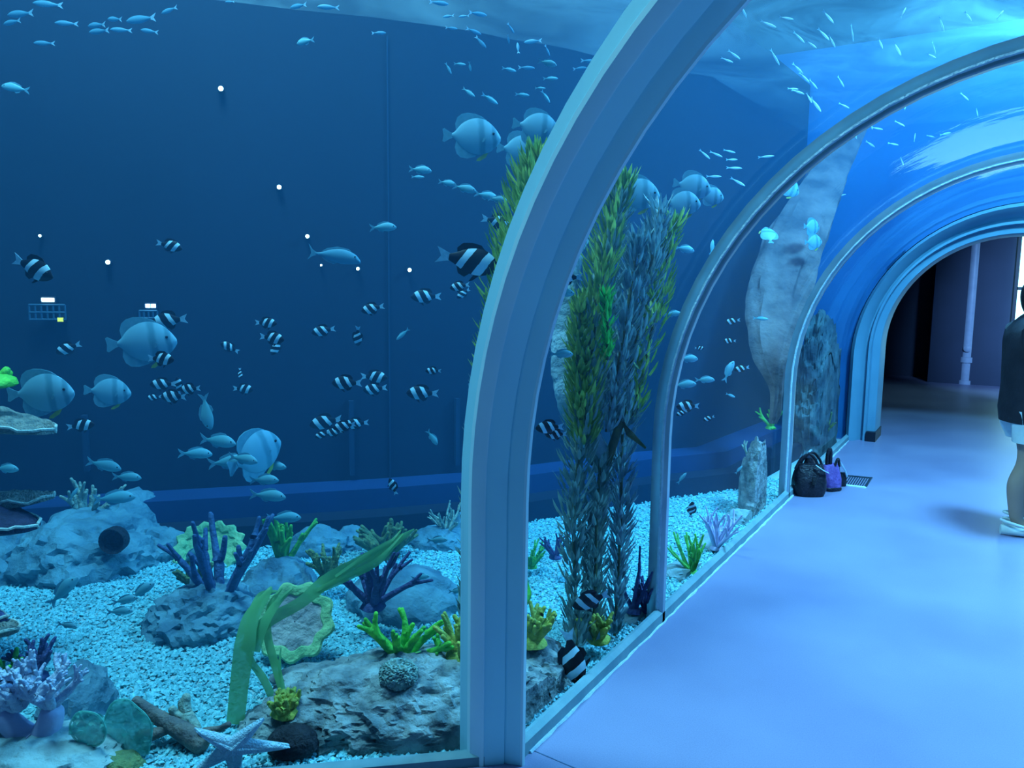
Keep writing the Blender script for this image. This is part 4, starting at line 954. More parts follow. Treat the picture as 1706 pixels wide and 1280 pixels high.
for u, v, L, a, l in [
    (700, 283, 38, -3, 'upper bream of a close pair left of the trailing batfish'), (696, 295, 22, 0, 'tiny lower fish of a close pair left of the trailing batfish'),
    (745, 305, 30, -8, 'rearmost bream of the file swimming towards the kelp'), (774, 314, 40, -12, 'second bream of the file swimming towards the kelp'),
    (810, 326, 40, -10, 'third bream of the file swimming towards the kelp'), (829, 332, 32, -5, 'leading bream of the file swimming towards the kelp'),
    (638, 379, 44, 4, 'lone slim bream above the row of small white lamp reflections'),
    (363, 735, 64, -4, 'topmost bream of the shoal beside the head-on batfish'), (325, 756, 52, -3, 'rearmost bream of the shoal beside the head-on batfish'),
    (380, 770, 66, 6, 'bream overlapping another at the middle of the shoal'), (405, 765, 52, -6, 'bream overlapped by another at the middle of the shoal'),
    (458, 777, 40, 0, 'bream just in front of the head-on batfish'), (440, 800, 50, 3, 'bream under the head-on batfish'),
    (446, 826, 60, -4, 'bream lowest in the column against the ledge rim'), (473, 863, 54, 0, 'bream swimming below the ledge rim'),
    (173, 775, 56, -14, 'upper bream of two over the boulder with the hole'), (211, 795, 46, -3, 'lower bream of two over the boulder with the hole'),
    (10, 781, 44, 0, 'bright blue bream entering at the left edge'), (190, 830, 62, 2, 'hazy stout bream just above the boulder with the hole'),
    (123, 823, 24, 60, 'small bream turned on its side left of the pale finger coral'), (320, 927, 48, 38, 'bream climbing in front of the frilled plate coral'),
    (671, 557, 28, 222, 'little bream slanting down alone left of the kelp'), (720, 729, 30, -55, 'little bream slanting down below the damselfish pair'),
    (912, 105, 32, -8, 'clear small bream high beside the wide rib'), (509, 69, 32, 187, 'bright small bream alone below the surface, heading left'), (26, 147, 42, 172, 'dim bream alone at the upper left edge'),
    (935, 488, 44, 0, 'bream under the damselfish just inside the first tunnel pane'), (1140, 415, 36, -8, 'slim bream below the three batfish'),
    (1120, 523, 30, 5, 'faint bream right of the kelp bundle'), (1146, 598, 36, 0, 'thin bream near the nearer slim rib, higher of two'), (1140, 641, 40, 6, 'thin bream near the nearer slim rib, lower of two'),
    (1174, 633, 32, 3, 'pale bream just past the nearer slim rib'), (1214, 619, 38, 66, 'green bream swimming steeply upward left of the rosy rock column'),
    (1217, 659, 18, -20, 'tiny bream under the steep green one'), (1136, 797, 24, 55, 'small silver fish rising above the ledge past the nearer slim rib'), (1231, 783, 18, 55, 'small silver fish beside the grey rock spire'),
    (1267, 531, 26, -3, 'bright slender fish crossing the rosy rock column'), (1186, 412, 26, 80, 'small white fish standing upright at the nearer slim rib'),
    (935, 590, 40, 0, 'blue bream passing the driftwood trunk'), (1081, 424, 20, -60, 'pale fish head between two kelp tips')]:
    fish('bream' if L > 28 else 'small', u, v, L, a, rf.uniform(3.5, 4.1) if u < 860 else dglass(u)*1.1+.15, l, GS, rf.uniform(-.2, .3))
for i, (u, v, L, a) in enumerate([(105, 985, 62, 48), (208, 1000, 40, 10), (236, 985, 46, 35), (199, 1019, 40, 0), (112, 1042, 30, -15), (700, 962, 30, 5), (728, 900, 34, 0), (760, 985, 26, 0)]):
    l = ['dim teal bream steeply rising over the open gravel', 'dim teal bream at the middle of the gravel, upper of two', 'dim curved bream over the gravel nearest the slate-blue rock', 'dim teal bream at the middle of the gravel, lower of two', 'dim small bream low over the gravel near the violet coral',
         'dim bream over the blue mound', 'pale bream against the low hazy rock at the ledge', 'dim bream over gravel between blue mound and kelp stalk'][i]
    z = at(u, v, 3.0).z
    fish('bream', u, v, L, a, min(3.6, depth(atz(u, v, .06))*.93), l, 'bream hovering over the gravel', .2)
hz = [  # u, v, length, heading, label
    (55, 446, 80, -22, 'large banded damselfish alone at the upper left, nose down'), (282, 409, 42, -12, 'banded damselfish alone above the railings'),
    (282, 534, 62, 186, 'banded damselfish heading left just under the blue distant lamp'), (114, 580, 42, 200, 'banded damselfish slanting down left of the large pale batfish'),
    (268, 598, 48, 0, 'banded damselfish tucked under the large pale batfish'), (383, 579, 32, 150, 'plump banded damselfish alone right of the large pale batfish'),
    (272, 640, 42, 180, 'banded damselfish, top one of the shoal right of the medium batfish'), (317, 648, 38, 185, 'banded damselfish at the right end of the shoal by the medium batfish'),
    (297, 643, 30, 88, 'pale damselfish standing upright in the shoal by the medium batfish'), (257, 662, 24, 185, 'banded damselfish lowest at the left of the shoal by the medium batfish'),
    (289, 661, 46, 180, 'banded damselfish along the bottom of the shoal by the medium batfish'), (400, 622, 18, -85, 'tiny damselfish seen end-on above another'),
    (405, 648, 36, 0, 'banded damselfish right below the tiny end-on one'), (134, 709, 44, 8, 'banded damselfish below the medium batfish, over a faint post'),
    (443, 538, 38, 0, 'upper banded damselfish of three at mid tank'), (453, 563, 44, -5, 'middle banded damselfish of three at mid tank'), (461, 578, 32, 235, 'lower banded damselfish of three at mid tank, nose down'),
    (539, 551, 40, 190, 'banded damselfish heading left at mid tank, alone'), (596, 560, 34, -95, 'banded damselfish pointing straight down at mid tank'), (621, 514, 40, 192, 'banded damselfish alone above the downward one'),
    (710, 494, 50, 180, 'banded damselfish below the right-hand small white lamp reflection'), (766, 477, 34, 190, 'upper banded damselfish of two under the big one by the kelp'), (772, 489, 26, 215, 'lower banded damselfish of two under the big one by the kelp'),
    (578, 638, 52, 180, 'left banded damselfish of three above the pair of faint posts'), (623, 628, 46, 0, 'upper banded damselfish of three above the pair of faint posts'), (625, 648, 42, 188, 'lower banded damselfish of three above the pair of faint posts'),
    (704, 655, 54, 178, 'banded damselfish alone well left of the kelp fringe'), (722, 618, 26, 178, 'little banded damselfish above a larger one near the kelp fringe'),
    (543, 703, 54, 190, 'banded damselfish leading the low shoal at mid tank'), (537, 724, 26, 200, 'banded damselfish lowest of the low shoal at mid tank'), (557, 720, 32, 188, 'banded damselfish second lowest of the low shoal at mid tank'),
    (574, 710, 38, 190, 'banded damselfish at the middle of the low shoal at mid tank'), (594, 706, 40, 184, 'banded damselfish at the tail of the low shoal at mid tank'),
    (655, 811, 30, 110, 'striped little damselfish standing upright against the ledge'),
    (780, 434, 108, -10, 'very large black and white banded damselfish beside the kelp'), (828, 370, 54, -12, 'banded damselfish slipping behind the kelp plume'),
    (945, 462, 52, 180, 'dark banded damselfish between wide rib and driftwood'), (916, 712, 48, 180, 'upper banded damselfish left of the kelp bundle in the tunnel view'), (927, 724, 36, 182, 'lower banded damselfish left of the kelp bundle in the tunnel view'),
    (985, 1000, 66, 200, 'big banded damselfish hiding low among the kelp stalks'), (954, 1095, 92, -78, 'big banded damselfish pointing down beside the tunnel glass foot'),
    (1146, 677, 40, 180, 'banded damselfish of the dark little group past the nearer slim rib'), (1136, 688, 20, 200, 'smallest banded damselfish of the dark little group past the nearer slim rib'), (1181, 697, 20, 200, 'small banded damselfish right of the dark little group'),
    (1152, 850, 30, 85, 'striped damselfish hovering upright over the gravel past the nearer slim rib'), (1236, 614, 26, 190, 'banded damselfish right of the steep green bream'), (1221, 535, 24, 190, 'banded damselfish at mid height left of the rosy rock column'),
    (1216, 568, 20, 180, 'faint tiny damselfish below another left of the rosy rock column'), (1165, 580, 16, 0, 'pale tiny damselfish beside the nearer slim rib')]
for u, v, L, a, l in hz:
    d = rf.uniform(3.5, 4.2) if u < 860 else dglass(u)*1.08+.15
    if L > 100: d = 2.9
    if (u, v) == (954, 1095): d = 2.92
    if (u, v) == (985, 1000): d = 3.12
    if (u, v) == (55, 446): d = 3.0
    if u == 268: d = 3.25
    fish('hum', u, v, L, a, d, l, GH, rf.uniform(-.25, .25))
ordn = ['first', 'second', 'third', 'fourth', 'fifth', 'sixth', 'seventh', 'eighth', 'ninth', 'tenth', 'eleventh', 'twelfth', 'thirteenth', 'fourteenth', 'fifteenth', 'sixteenth', 'seventeenth', 'eighteenth', 'nineteenth', 'twentieth']
ordn += ['twenty-'+o for o in ordn[:9]]
def zone(kindk, rows, phrase, group, dfun):
    for i, (u, v, L, a) in enumerate(sorted(rows)):
        fish(kindk, u, v, L, a, dfun(u, v), f'{phrase}, {ordn[i]} from the left', group, rf.uniform(-.2, .5))
zone('pale', [(34, 23, 50, 180), (20, 37, 36, 185), (80, 7, 46, 178), (111, 39, 36, 180), (161, 42, 38, 176), (165, 52, 40, 180), (191, 32, 32, 170), (202, 50, 34, 180), (235, 32, 56, 182), (249, 52, 32, 170), (74, 72, 34, 180), (282, 17, 32, 192), (383, 3, 16, 180)],
     'pale fish reflections close under the water surface at the upper left', GP, lambda u, v: 4.0)  # reflections, modelled as solid pale fish
zone('pale', [(731, 5, 32, 0), (747, 27, 20, 180), (773, 27, 18, 180), (796, 23, 30, 0), (752, 47, 20, 0), (789, 52, 26, -15), (801, 70, 26, -45), (851, 47, 18, -50), (847, 65, 14, -80), (631, 55, 24, 5), (497, 10, 32, 180), (547, 12, 36, 180),
     (888, 69, 30, 180), (863, 80, 20, 95), (912, 84, 18, -60), (877, 113, 28, 0), (981, 102, 28, 0), (966, 114, 24, 10), (1014, 96, 14, 0)],
     'pale fish close under the water surface before the wide rib', GP, lambda u, v: 3.9)
zone('small', [(747, 114, 20, -60), (766, 107, 20, 0), (783, 111, 16, -80), (848, 116, 24, -5), (781, 154, 26, -35), (816, 165, 30, -25), (917, 131, 26, 5), (900, 147, 18, 0), (909, 161, 24, -50), (870, 158, 24, 0)],
     'small dim fish over the batfish pair', 'small fish over the batfish pair', lambda u, v: 3.8)
def roof_d(u, v): return (rf.uniform(1.18, 1.42))/((490-v)/1281)
zone('silver', [(1196, 8, 24, -50), (1238, 17, 26, -50), (1280, 40, 28, -25), (1310, 30, 24, -10), (1380, 28, 28, -45), (1372, 57, 28, -40), (1386, 68, 24, -55), (1420, 55, 26, -65), (1331, 62, 28, -30), (1352, 74, 22, -30), (1291, 95, 30, -50), (1223, 91, 26, -30), (1211, 100, 22, -20), (1166, 76, 20, -30), (1329, 114, 26, -35), (1340, 129, 26, -35), (1355, 140, 22, -35), (1401, 136, 22, -45), (1094, 155, 18, -15)],
     'silver fish seen through the nearer roof panes, upper shoal', GO, roof_d)
zone('silver', [(1329, 153, 26, -10), (1359, 174, 30, -55), (1406, 176, 20, -25), (1348, 163, 20, -60), (1321, 148, 20, 0), (1215, 252, 22, -10), (1193, 257, 24, -20), (1174, 257, 24, -40), (1276, 261, 26, 5), (1223, 280, 28, 0), (1229, 303, 28, -30), (1189, 294, 26, 0), (1219, 266, 22, 5)],
     'silver fish seen through the first tunnel pane, lower shoal', GO, lambda u, v: min(roof_d(u, v), 5.2))
zone('silver', [(1569, 40, 26, -60), (1505, 21, 22, 60), (1613, 27, 20, -50), (1666, 25, 22, 50), (1556, 80, 22, -55), (1552, 93, 18, -20), (1495, 81, 26, -60), (1467, 72, 20, -65), (1450, 201, 30, -65), (1461, 214, 20, -10), (1511, 174, 22, 60), (1499, 206, 20, -25), (1450, 240, 22, -20), (1488, 240, 20, -8), (1524, 229, 14, 90), (1550, 227, 16, -5), (1607, 161, 20, -35), (1628, 187, 14, -60), (1425, 223, 18, -70), (1575, 223, 24, 15), (1503, 269, 16, -60), (1400, 326, 18, 15)],
     'silver fish seen through the farther roof panes', GO, lambda u, v: min(roof_d(u, v), 6.6))

# ------------------------------------------------------------------ reflection dots, lamps, railings and posts on the far tank wall
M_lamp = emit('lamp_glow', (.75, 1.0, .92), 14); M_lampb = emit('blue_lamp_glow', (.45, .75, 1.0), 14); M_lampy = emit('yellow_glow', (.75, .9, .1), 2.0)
M_post = mat('wall_post', (.008, .024, .055), (.007, .021, .05), rough=.8, scale=3)
for u, v, s, l in [(368, 148, 9, 'brightest round white lamp reflection high on the dark tank wall'), (465, 312, 8, 'round white lamp reflection on the dark wall left of the bream pair'), (512, 394, 7, 'white lamp reflection on the dark wall just above the surgeonfish'),
                   (67, 393, 5, 'tiny white lamp reflection over the large lone damselfish'), (180, 437, 8, 'white lamp reflection on the dark wall above the railings'), (535, 442, 4, 'tiny white lamp reflection under the surgeonfish tail'),
                   (596, 448, 6, 'white lamp reflection under the surgeonfish head'), (682, 450, 7, 'white lamp reflection right of the faint wall seam')]:
    p = onwall(u, v, .24); t = thing('reflection_dot', l, 'lamp', p, wall_rz(p), 'small round lamp reflections on the tank wall'); r = s/2*depth(p)/FPX  # glowing dots added for lamps mirrored in the glass
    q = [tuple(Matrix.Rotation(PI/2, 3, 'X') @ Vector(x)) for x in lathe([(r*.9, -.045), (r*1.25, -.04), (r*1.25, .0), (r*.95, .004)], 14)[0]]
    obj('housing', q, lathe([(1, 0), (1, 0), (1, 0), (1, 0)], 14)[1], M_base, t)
    V0, F0 = ico(2); obj('glow_dot', [(x.x*r*.9, x.y*r*.5-.006, x.z*r*.9) for x in V0], F0, M_lamp, t)
def lamp_bar(label, u, v, wpx, m, n):
    p = onwall(u, v, .22); d = depth(p); t = thing('flood_lamp', label, 'lamp', p, wall_rz(p)); w_ = wpx*d/FPX/2
    obj('housing', *box((-w_*1.15, -.0, -.016), (w_*1.15, .06, .02)), M_base, t, smooth=False)
    for i in range(n):
        x0 = -w_+2*w_*i/n; obj('diffuser', *box((x0+.003, -.008, -.010), (x0+2*w_/n-.003, .0, .012)), m, t, smooth=False)
lamp_bar('white flood lamp bar over the left railings on the dark wall', 80, 500, 20, M_lamp, 1)
lamp_bar('twin bluish flood lamp over the right railings on the dark wall', 251, 510, 17, M_lampb, 2)
lamp_bar('small yellow-green sign light under the left railings', 101, 533, 10, M_lampy, 1)
M_rail = mat('rail_paint', (.03, .09, .14), (.02, .06, .11), rough=.5, scale=9)
for (u0, u1, v0, v1, n, l) in [(48, 108, 508, 533, 7, 'dim balcony railing under the white flood lamp'), (232, 262, 518, 542, 5, 'dim short railing under the bluish flood lamp')]:
    a, b = onwall(u0, v0, .22), onwall(u1, v0, .22); zb = onwall((u0+u1)/2, v1, .22).z
    t = thing('railing', l, 'railing', (a.x, a.y, zb), 0); h = a.z-zb; e = Vector((b.x-a.x, b.y-a.y, 0))
    for k in range(n): q = e*(k/(n-1)); obj('post', *tube([q, q+ZU*h], .006, 6), M_rail, t)
    for f in (0.02, .5, 1): obj('rail', *tube([ZU*h*f, e+ZU*h*f], .007, 6), M_rail, t)
for u, v0, v1, w_, l in [(140, 692, 785, 8, 'faint pale post on the dark tank wall below the medium batfish'), (585, 668, 792, 8, 'faint pale post on the dark tank wall below the three damselfish'), (762, 664, 775, 7, 'faint pale post on the dark tank wall near the kelp fringe')]:
    a, b = onwall(u, v0, .25), onwall(u, v1, .25); w2 = w_*depth(a)/FPX/2
    o = obj('wall_post', *box((-w2, -.015, 0), (w2, .03, a.z-b.z)), M_post, smooth=False); o.location = (a.x, a.y, b.z); o.rotation_euler = (0, 0, wall_rz(a)); tag(o, l, 'post', 'posts on the far tank wall')
a, b = onwall(645, 60, .27), onwall(645, 800, .27)
o = obj('trim_9', *box((-.004, -.004, 0), (.004, .02, a.z-b.z)), M_post, smooth=False); o.location = (a.x, a.y, b.z); o.rotation_euler = (0, 0, wall_rz(a)); struct(o)

# ------------------------------------------------------------------ the hall past the portal
c0, c1 = aty(1578, 637, pc.y+.12), aty(1693, 637, pc.y+.12)
t = thing('square_column', 'blue-grey square column standing in the dark hall', 'column', (c0.x, pc.y+.12, 0), 0)
obj('shaft', *box((0, 0, .1), (c1.x-c0.x, .9, 3.6)), M_column, t, smooth=False); obj('plinth', *box((-.015, -.015, 0), (c1.x-c0.x+.015, .92, .1)), M_base, t, smooth=False)
t = thing('drain_pipe', 'pale vertical drain pipe with collars in front of the column', 'pipe', (pc.x, pc.y, 0), 0)
obj('pipe', *tube([(0, 0, 0), (0, 0, 3.55)], .085, 16), M_pipe, t)
for z in (.02, .42, 2.5): obj('collar', *lathe([(.085, -.05), (.105, -.045), (.105, .045), (.085, .05)], 16, (0, 0, z)), M_pipe, t)
V, F = lathe([(.0, 0), (.05, 0), (.06, .03), (.03, .05), (0, .05)], 14); obj('tap', [(x, -.13+y*.0-z, 1.02+y) if 0 else (x, -.085-z, .62+y) for x, y, z in V], F, M_pipe, t)
obj('bracket', *box((-.26, -.02, 1.75), (0, .02, 1.79)), M_pipe, t, smooth=False)
cb = aty(1630, 404, pc.y)
o = obj('duct', *box((-.1, -.05, -.03), (1.5, .1, .04)), M_pipe, smooth=False); o.location = cb; tag(o, 'thin pale conduit running off from the pipe top under the arch', 'pipe')
# bright window at the end of the hall
M_day = emit('daylight', (.34, .92, 1.0), 4.0)
wx = aty(1698, 440, 15.2).x
win = obj('window_6', *box((wx, 15.25, .42), (wx+2.6, 15.3, 3.3)), M_day, smooth=False); struct(win, 'tall bright cyan-white window at the end of the hall')
for x in (wx-.04, wx+.86, wx+1.73, wx+2.6): obj('mullion', *box((x, 15.17, .0), (x+.05, 15.26, 3.35)), M_base, win, smooth=False)
for z in (.38, 1.62, 3.3): obj('transom', *box((wx, 15.17, z), (wx+2.65, 15.26, z+.05)), M_base, win, smooth=False)
struct(obj('wall_window', *box((wx-1.2, 15.31, 0), (wx+4, 15.5, 3.6)), M_dark, smooth=False))
# floor joint and drain grate
a, b = atz(884, 1249, .0), atz(985, 1292, .0); e = (b-a).normalized(); s = Vector((-e.y, e.x, 0))*.0018
M_joint = mat('floor_joint', (.10, .15, .25), (.07, .11, .2), rough=.8, scale=30)
struct(obj('trim_10', [a-s+ZU*.0012, b-s+ZU*.0012, b+s+ZU*.0012, a+s+ZU*.0012, a-s-ZU*.01, b-s-ZU*.01, b+s-ZU*.01, a+s-ZU*.01], [(0, 1, 2, 3), (7, 6, 5, 4), (0, 4, 5, 1), (1, 5, 6, 2), (2, 6, 7, 3), (3, 7, 4, 0)], M_joint, smooth=False))
M_grate = mat('grate_metal', (.05, .07, .10), (.03, .045, .07), rough=.4, scale=20, metal=.5)
M_edge = mat('bright_edge', (.70, .82, .85), (.6, .72, .78), rough=.3, scale=20)
q = [atz(u, v, .0) for u, v in ((1398, 808), (1442, 813), (1452, 797), (1408, 793))]
t = thing('floor_grate', 'dark slotted drain grate in the floor beside the bags', 'grate', q[0], 0); q = [x-q[0]+ZU*.004 for x in q]
def bil(a, b): return q[0]*(1-a)*(1-b)+q[1]*a*(1-b)+q[2]*a*b+q[3]*(1-a)*b
for i in range(11):
    a0, a1 = i/11+.012, (i+1)/11-.03; P = [bil(a0, .06), bil(a1, .06), bil(a1, .94), bil(a0, .94)]
    obj('slat', [p-ZU*.012 for p in P]+P, [(0, 3, 2, 1), (4, 5, 6, 7), (0, 1, 5, 4), (1, 2, 6, 5), (2, 3, 7, 6), (3, 0, 4, 7)], M_grate, t, smooth=False)
for a0, b0, a1, b1, m in ((-.03, -.05, 1.03, .05, M_edge), (-.03, .95, 1.03, 1.03, M_grate), (-.03, 0, .012, 1, M_grate), (.985, 0, 1.03, 1, M_grate)):
    P = [bil(a0, b0), bil(a1, b0), bil(a1, b1), bil(a0, b1)]
    obj('frame', [p-ZU*.012 for p in P]+[p+ZU*.003 for p in P], [(0, 3, 2, 1), (4, 5, 6, 7), (0, 1, 5, 4), (1, 2, 6, 5), (2, 3, 7, 6), (3, 0, 4, 7)], m, t, smooth=False)
# ------------------------------------------------------------------ bags
M_leather = mat('black_leather', (.020, .018, .030), (.010, .010, .018), rough=.4, scale=14, bump=.5)
M_purpleb = mat('purple_fabric', (.22, .12, .42), (.12, .06, .26), rough=.6, scale=9, bump=.6)
M_strap = mat('pale_strap', (.45, .55, .68), (.3, .4, .55), rough=.5, scale=20)
def bag_body(name, w_, dp, h, m, parent, top=.6, lean=0, seed=1, n=28):
    V = []; zs = [(0, .80), (.03, .92), (.2, 1.0), (.45, 1.02), (.7, .95), (.88, .85), (1, .75)]
    for f, k in zs:
        kd = k*(1-(1-top)*f**2)
        for i in range(n):
            a = 2*PI*i/n; c, s = math.cos(a), math.sin(a)
            x = w_/2*k*math.copysign(abs(c)**.6, c); y = dp/2*kd*math.copysign(abs(s)**.7, s)
            wv = .06*noise.noise(Vector((x*9, y*9, f*3+seed)))
            V.append((x*(1+wv)+lean*f, y*(1+wv), h*f*(1+.05*noise.noise(Vector((x*12, seed, 0)))*f)))
    return obj(name, V, grid_faces(len(zs), n, wv=True)+[tuple(range(n))[::-1], tuple(range((len(zs)-1)*n, len(zs)*n))], m, parent)
g = atz(1354, 829, 0); s_ = depth(g)/FPX
t = thing('handbag', 'black slouchy leather handbag on the floor against the tunnel glass', 'bag', g+FH*.09, YAW)
bb = bag_body('body', 54*s_, .20, 52*s_, M_leather, t, .45, seed=2)
for y, tx in ((-.03, -.02), (.03, .03)):
    obj('handle', *tube(bezier([(-.10+tx, y, .20), (-.06+tx, y, .28), (.0+tx, y, .315), (.05+tx, y, .27), (.08+tx, y, .20)], 16), .010, 8), M_leather, t)
obj('buckle', *box((-.015, -.108, .10), (.012, -.098, .16)), M_black, bb, smooth=False)
obj('strap', *tube(bezier([(.02, -.06, .24), (.07, -.08, .205), (.12, -.06, .18)], 12), .008, 8, .4), M_strap, t)
obj('zip', *tube([(-.10, 0, .228), (.10, 0, .226)], .006, 6), M_black, bb)
g = atz(1391, 822, 0)
t = thing('handbag', 'purple fabric bag with upright dark handles behind the black handbag', 'bag', g+FH*.12, YAW+.3)
bag_body('body', 34*s_*1.05, .16, 44*s_, M_purpleb, t, .5, .0, 5)
bag_body('foot_panel', 36*s_*1.05, .165, 9*s_, M_leather, t, 1, 0, 6)
obj('handle', *tube(bezier([(-.03, 0, .20), (-.028, 0, .28), (-.01, 0, .32), (.0, 0, .28), (.0, 0, .20)], 14), .014, 8), M_leather, t)
obj('handle', *tube(bezier([(.02, -.03, .19), (.04, -.03, .24), (.06, -.02, .235), (.07, -.02, .18)], 14), .010, 8), M_leather, t)
t = thing('pouch', 'small dark pouch with a pale strap leaning on the purple bag', 'bag', atz(1404, 812, 0)+FH*.04, YAW+.2)
bag_body('body', .085, .06, .11, M_leather, t, .6, 0, 8)
obj('strap', *tube(bezier([(-.03, -.02, .10), (-.04, -.03, .16), (-.035, -.02, .20), (.01, -.03, .13), (.03, -.03, .08)], 16), .007, 8, .5), M_strap, t)
g = atz(1322, 812, 0); g.x = XL-.02+.14
t = thing('handbag', 'dark upright bag with white trim pressed behind the farther slim rib foot', 'bag', Vector((XL+.10, Y3+.32, 0)), PI/2)
bag_body('body', .20, .12, .27, M_leather, t, .6, 0, 9)
obj('handle', *tube(bezier([(-.06, 0, .25), (-.04, 0, .31), (.04, 0, .31), (.06, 0, .25)], 12), .008, 8), M_strap, t)

# ------------------------------------------------------------------ the visitor
M_skin = mat('skin', (.42, .27, .20), (.38, .24, .18), rough=.55, scale=5)
M_hair = mat('black_hair', (.012, .011, .013), (.02, .018, .02), rough=.4, scale=40, bump=.3)
M_shirt = mat('black_tshirt', (.012, .013, .022), (.02, .021, .032), rough=.85, scale=6, bump=.4)
M_shorts = mat('white_shorts', (.62, .70, .70), (.5, .58, .6), rough=.8, scale=5, bump=.5)
M_croc = mat('white_clog', (.72, .80, .78), (.64, .72, .72), rough=.5, scale=12)
M_hole = mat('clog_hole', (.12, .16, .2), (.1, .14, .18), rough=.8, scale=12)
pg = atz(1682, 884, 0); ang = math.atan2((RH*.96-FH*.28).y, (RH*.96-FH*.28).x)
pt = thing('person', 'person in black t-shirt, white shorts and white clogs standing by the right side', 'person', pg, ang)
# local frame: x forward (the way they face), y to their left, z up
J = {'pel': (.05, 0, .86), 'w': (.045, 0, .98), 'ch': (.03, 0, 1.16), 'ne0': (.03, 0, 1.32), 'ne': (.045, 0, 1.40), 'hd': (.06, 0, 1.49), 'tp': (.055, 0, 1.58),
     'shR': (.02, -.17, 1.29), 'elR': (.02, -.235, 1.04), 'wrR': (.17, -.19, .93), 'shL': (.02, .17, 1.29), 'elL': (.05, .235, 1.04), 'wrL': (.20, .18, .95),
     'hiR': (.045, -.095, .82), 'knR': (.03, -.10, .46), 'caR': (-.012, -.10, .32), 'anR': (.0, -.10, .085), 'toR': (.10, -.11, .035),
     'hiL': (.055, .095, .82), 'knL': (.10, .10, .46), 'caL': (.07, .10, .32), 'anL': (.075, .10, .085), 'toL': (.17, .11, .035)}
names = list(J); ix = {k: i for i, k in enumerate(names)}
Eg = [('pel', 'w'), ('w', 'ch'), ('ch', 'ne0'), ('ne0', 'ne'), ('ne', 'hd'), ('hd', 'tp'), ('ne0', 'shR'), ('shR', 'elR'), ('elR', 'wrR'), ('ne0', 'shL'), ('shL', 'elL'), ('elL', 'wrL'),
      ('pel', 'hiR'), ('hiR', 'knR'), ('knR', 'caR'), ('caR', 'anR'), ('anR', 'toR'), ('pel', 'hiL'), ('hiL', 'knL'), ('knL', 'caL'), ('caL', 'anL'), ('anL', 'toL')]
RR = dict(pel=.15, w=.135, ch=.135, ne0=.075, ne=.055, hd=.085, tp=.07, shR=.06, elR=.042, wrR=.028, shL=.06, elL=.042, wrL=.028, hiR=.095, knR=.058, caR=.070, anR=.040, toR=.032, hiL=.095, knL=.058, caL=.070, anL=.040, toL=.032)
Vb = [Vector(J[k]) for k in names]; Eb = [(ix[a], ix[b]) for a, b in Eg]; Rb = [RR[k] for k in names]
for sd, wr in ((-1, 'wrR'), (1, 'wrL')):       # hands: palm, four fingers, thumb
    w0 = Vector(J[wr]); pm_ = len(Vb); Vb.append(w0+Vector((.055, -sd*.012, -.02))); Rb.append(.024); Eb.append((ix[wr], pm_))
    for f in range(4):
        o1 = Vector((.05+(1.5-abs(f-1.3))*.006, -sd*.02, (f-1.5)*-.021-.02)); a_ = len(Vb)
        Vb += [Vb[pm_]+o1*.9, Vb[pm_]+o1*1.25+Vector((0, -sd*.02, -.008)), Vb[pm_]+o1*1.3+Vector((-.015, -sd*.04, -.014))]; Rb += [.0095, .009, .0075]; Eb += [(pm_, a_), (a_, a_+1), (a_+1, a_+2)]
    a_ = len(Vb); Vb += [w0+Vector((.045, -sd*.015, .025)), w0+Vector((.075, -sd*.035, .04))]; Rb += [.012, .009]; Eb += [(pm_, a_), (a_, a_+1)]
skin('body', Vb, Eb, Rb, M_skin, pt, 2)
V0, F0 = ico(4); V = []
for v in V0:                                     # head with brow, nose, mouth and chin
    x, y, z = v.x*.098, v.y*.077, v.z*.118
    if v.x > 0: x += .018*math.exp(-((v.y/.16)**2+((v.z+.12)/.22)**2)) + .006*math.exp(-((v.y/.3)**2+((v.z+.46)/.08)**2)) + .008*math.exp(-((v.y/.3)**2+((v.z+.75)/.16)**2)) - .007*math.exp(-(((abs(v.y)-.36)/.16)**2+((v.z-.12)/.12)**2))
    V.append((x+.065, y, z*(1 if v.z > 0 else 1.05)+1.505))
hd = obj('head', V, F0, M_skin, pt)
for sd in (-1, 1):
    obj('eye', [(p.x*.011+.146, p.y*.013+sd*.03, p.z*.009+1.52) for p in ico(2)[0]], ico(2)[1], M_eye, hd)
    obj('ear', [(p.x*.018+.06, p.y*.009+sd*.078, p.z*.03+1.505) for p in ico(2)[0]], ico(2)[1], M_skin, hd)
V = []
for v in V0:
    k = 1.0
    if v.x > .35 and v.z < .45: k = .80
    V.append((v.x*.112*k+.055, v.y*.090*k, v.z*(.125 if v.z > 0 else .17*(1 if v.x < .2 else .6))*1+1.52))
obj('hair', V, F0, M_hair, pt)
def shell(name, secs, m, parent, n=26, cap=False, seed=0, amp=.03):
    V = []
    for c, rx, ry in secs:
        for i in range(n):
            a = 2*PI*i/n; wv = 1+amp*noise.noise(Vector((math.cos(a)*2.5, math.sin(a)*2.5, c[2]*7+seed)))
            V.append((c[0]+rx*wv*math.cos(a), c[1]+ry*wv*math.sin(a), c[2]))
    o = obj(name, V, grid_faces(len(secs), n, wv=True)+[tuple(range(n))[::-1], tuple(range((len(secs)-1)*n, len(secs)*n))], m, parent); return o
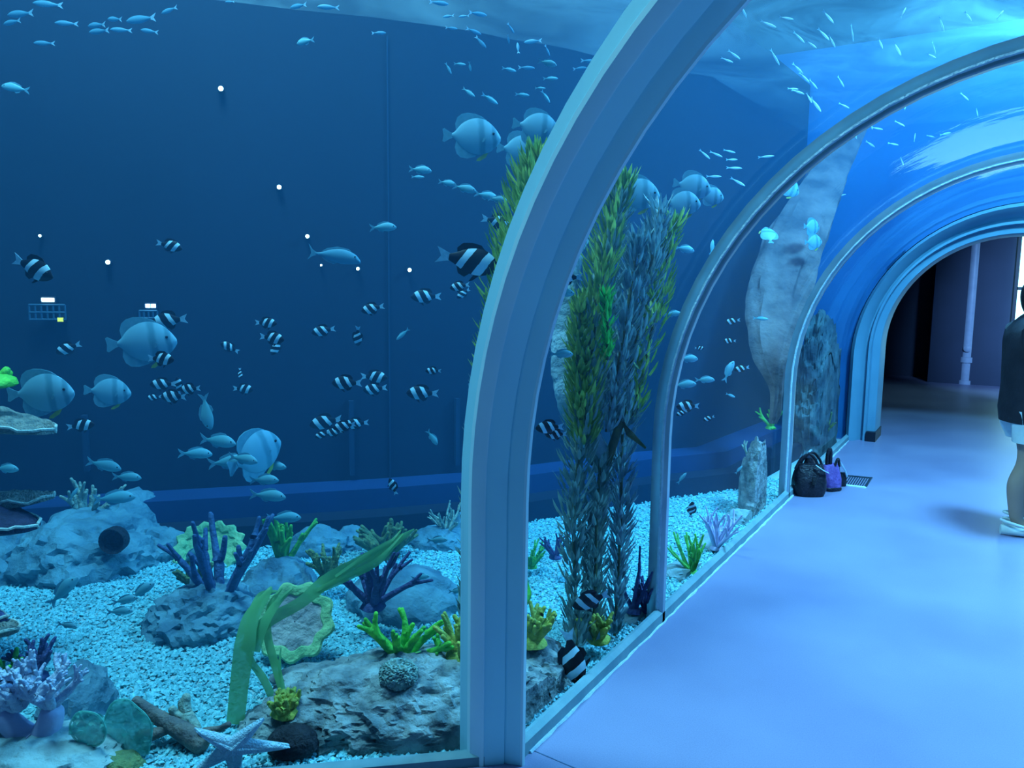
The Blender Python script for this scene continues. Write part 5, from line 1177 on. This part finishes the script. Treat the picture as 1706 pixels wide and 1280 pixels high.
sh = shell('shirt', [((.045, 0, .72), .155, .215), ((.045, 0, .80), .165, .22), ((.045, 0, .95), .16, .205), ((.035, 0, 1.10), .155, .20), ((.025, 0, 1.22), .15, .215), ((.025, 0, 1.30), .135, .21), ((.03, 0, 1.355), .10, .15), ((.035, 0, 1.385), .08, .09), ((.042, 0, 1.40), .068, .072)], M_shirt, pt, 32)
for sd, el in ((-1, 'elR'), (1, 'elL')):
    a, b = Vector((.02, sd*.15, 1.30)), Vector(J[el]).lerp(Vector(J['shR' if sd < 0 else 'shL']), .12)
    obj('sleeve', *tube([a, a.lerp(b, .3)+Vector((0, sd*.02, 0)), a.lerp(b, .7), b], [.10, .105, .088, .082], 16), M_shirt, pt)
for sd, x1 in ((-1, .04), (1, .075)):
    shell('shorts_leg', [((x1, sd*.105, .60), .108, .112), ((.045, sd*.10, .68), .115, .11), ((.045, sd*.085, .80), .14, .12)], M_shorts, pt, 22, seed=sd, amp=.10)
# clogs
for sd, x0 in ((-1, 0.0), (1, .075)):
    V = []; n = 24
    for i in range(15):
        f = i/14; x = x0-.085+.275*f; hw = .052*(math.sin(PI*min(max(f, .03), .985))**.42)*(1+.12*f); hh = (.06 if f < .45 else .085-.05*((f-.45)/.55)**1.5) if f < .97 else .03
        if .16 < f < .45: hh = .058
        for k in range(n):
            a = 2*PI*k/n; V.append((x, sd*.105+hw*math.cos(a), max(.0, hh*.5+hh*.55*math.sin(a))))
    cl = obj('clog', V, [tuple(q[::-1]) for q in grid_faces(15, n, wv=True)]+[tuple(range(n)), tuple(range(14*n, 15*n))[::-1]], M_croc, pt)
    obj('heel_strap', *tube(bezier([(x0+.045, sd*.105-.056, .065), (x0-.03, sd*.105-.056, .085), (x0-.085, sd*.105, .095), (x0-.03, sd*.105+.056, .085), (x0+.045, sd*.105+.056, .065)], 20), .009, 8), M_croc, cl)
    for k in range(6):
        obj('vent_hole', *lathe([(.0, -.003), (.006, -.003), (.006, .002), (0, .002)], 8, (x0+.10+.022*(k % 3), sd*.105-.018+.036*(k//3), .081-.006*(k % 3))), M_hole, cl)
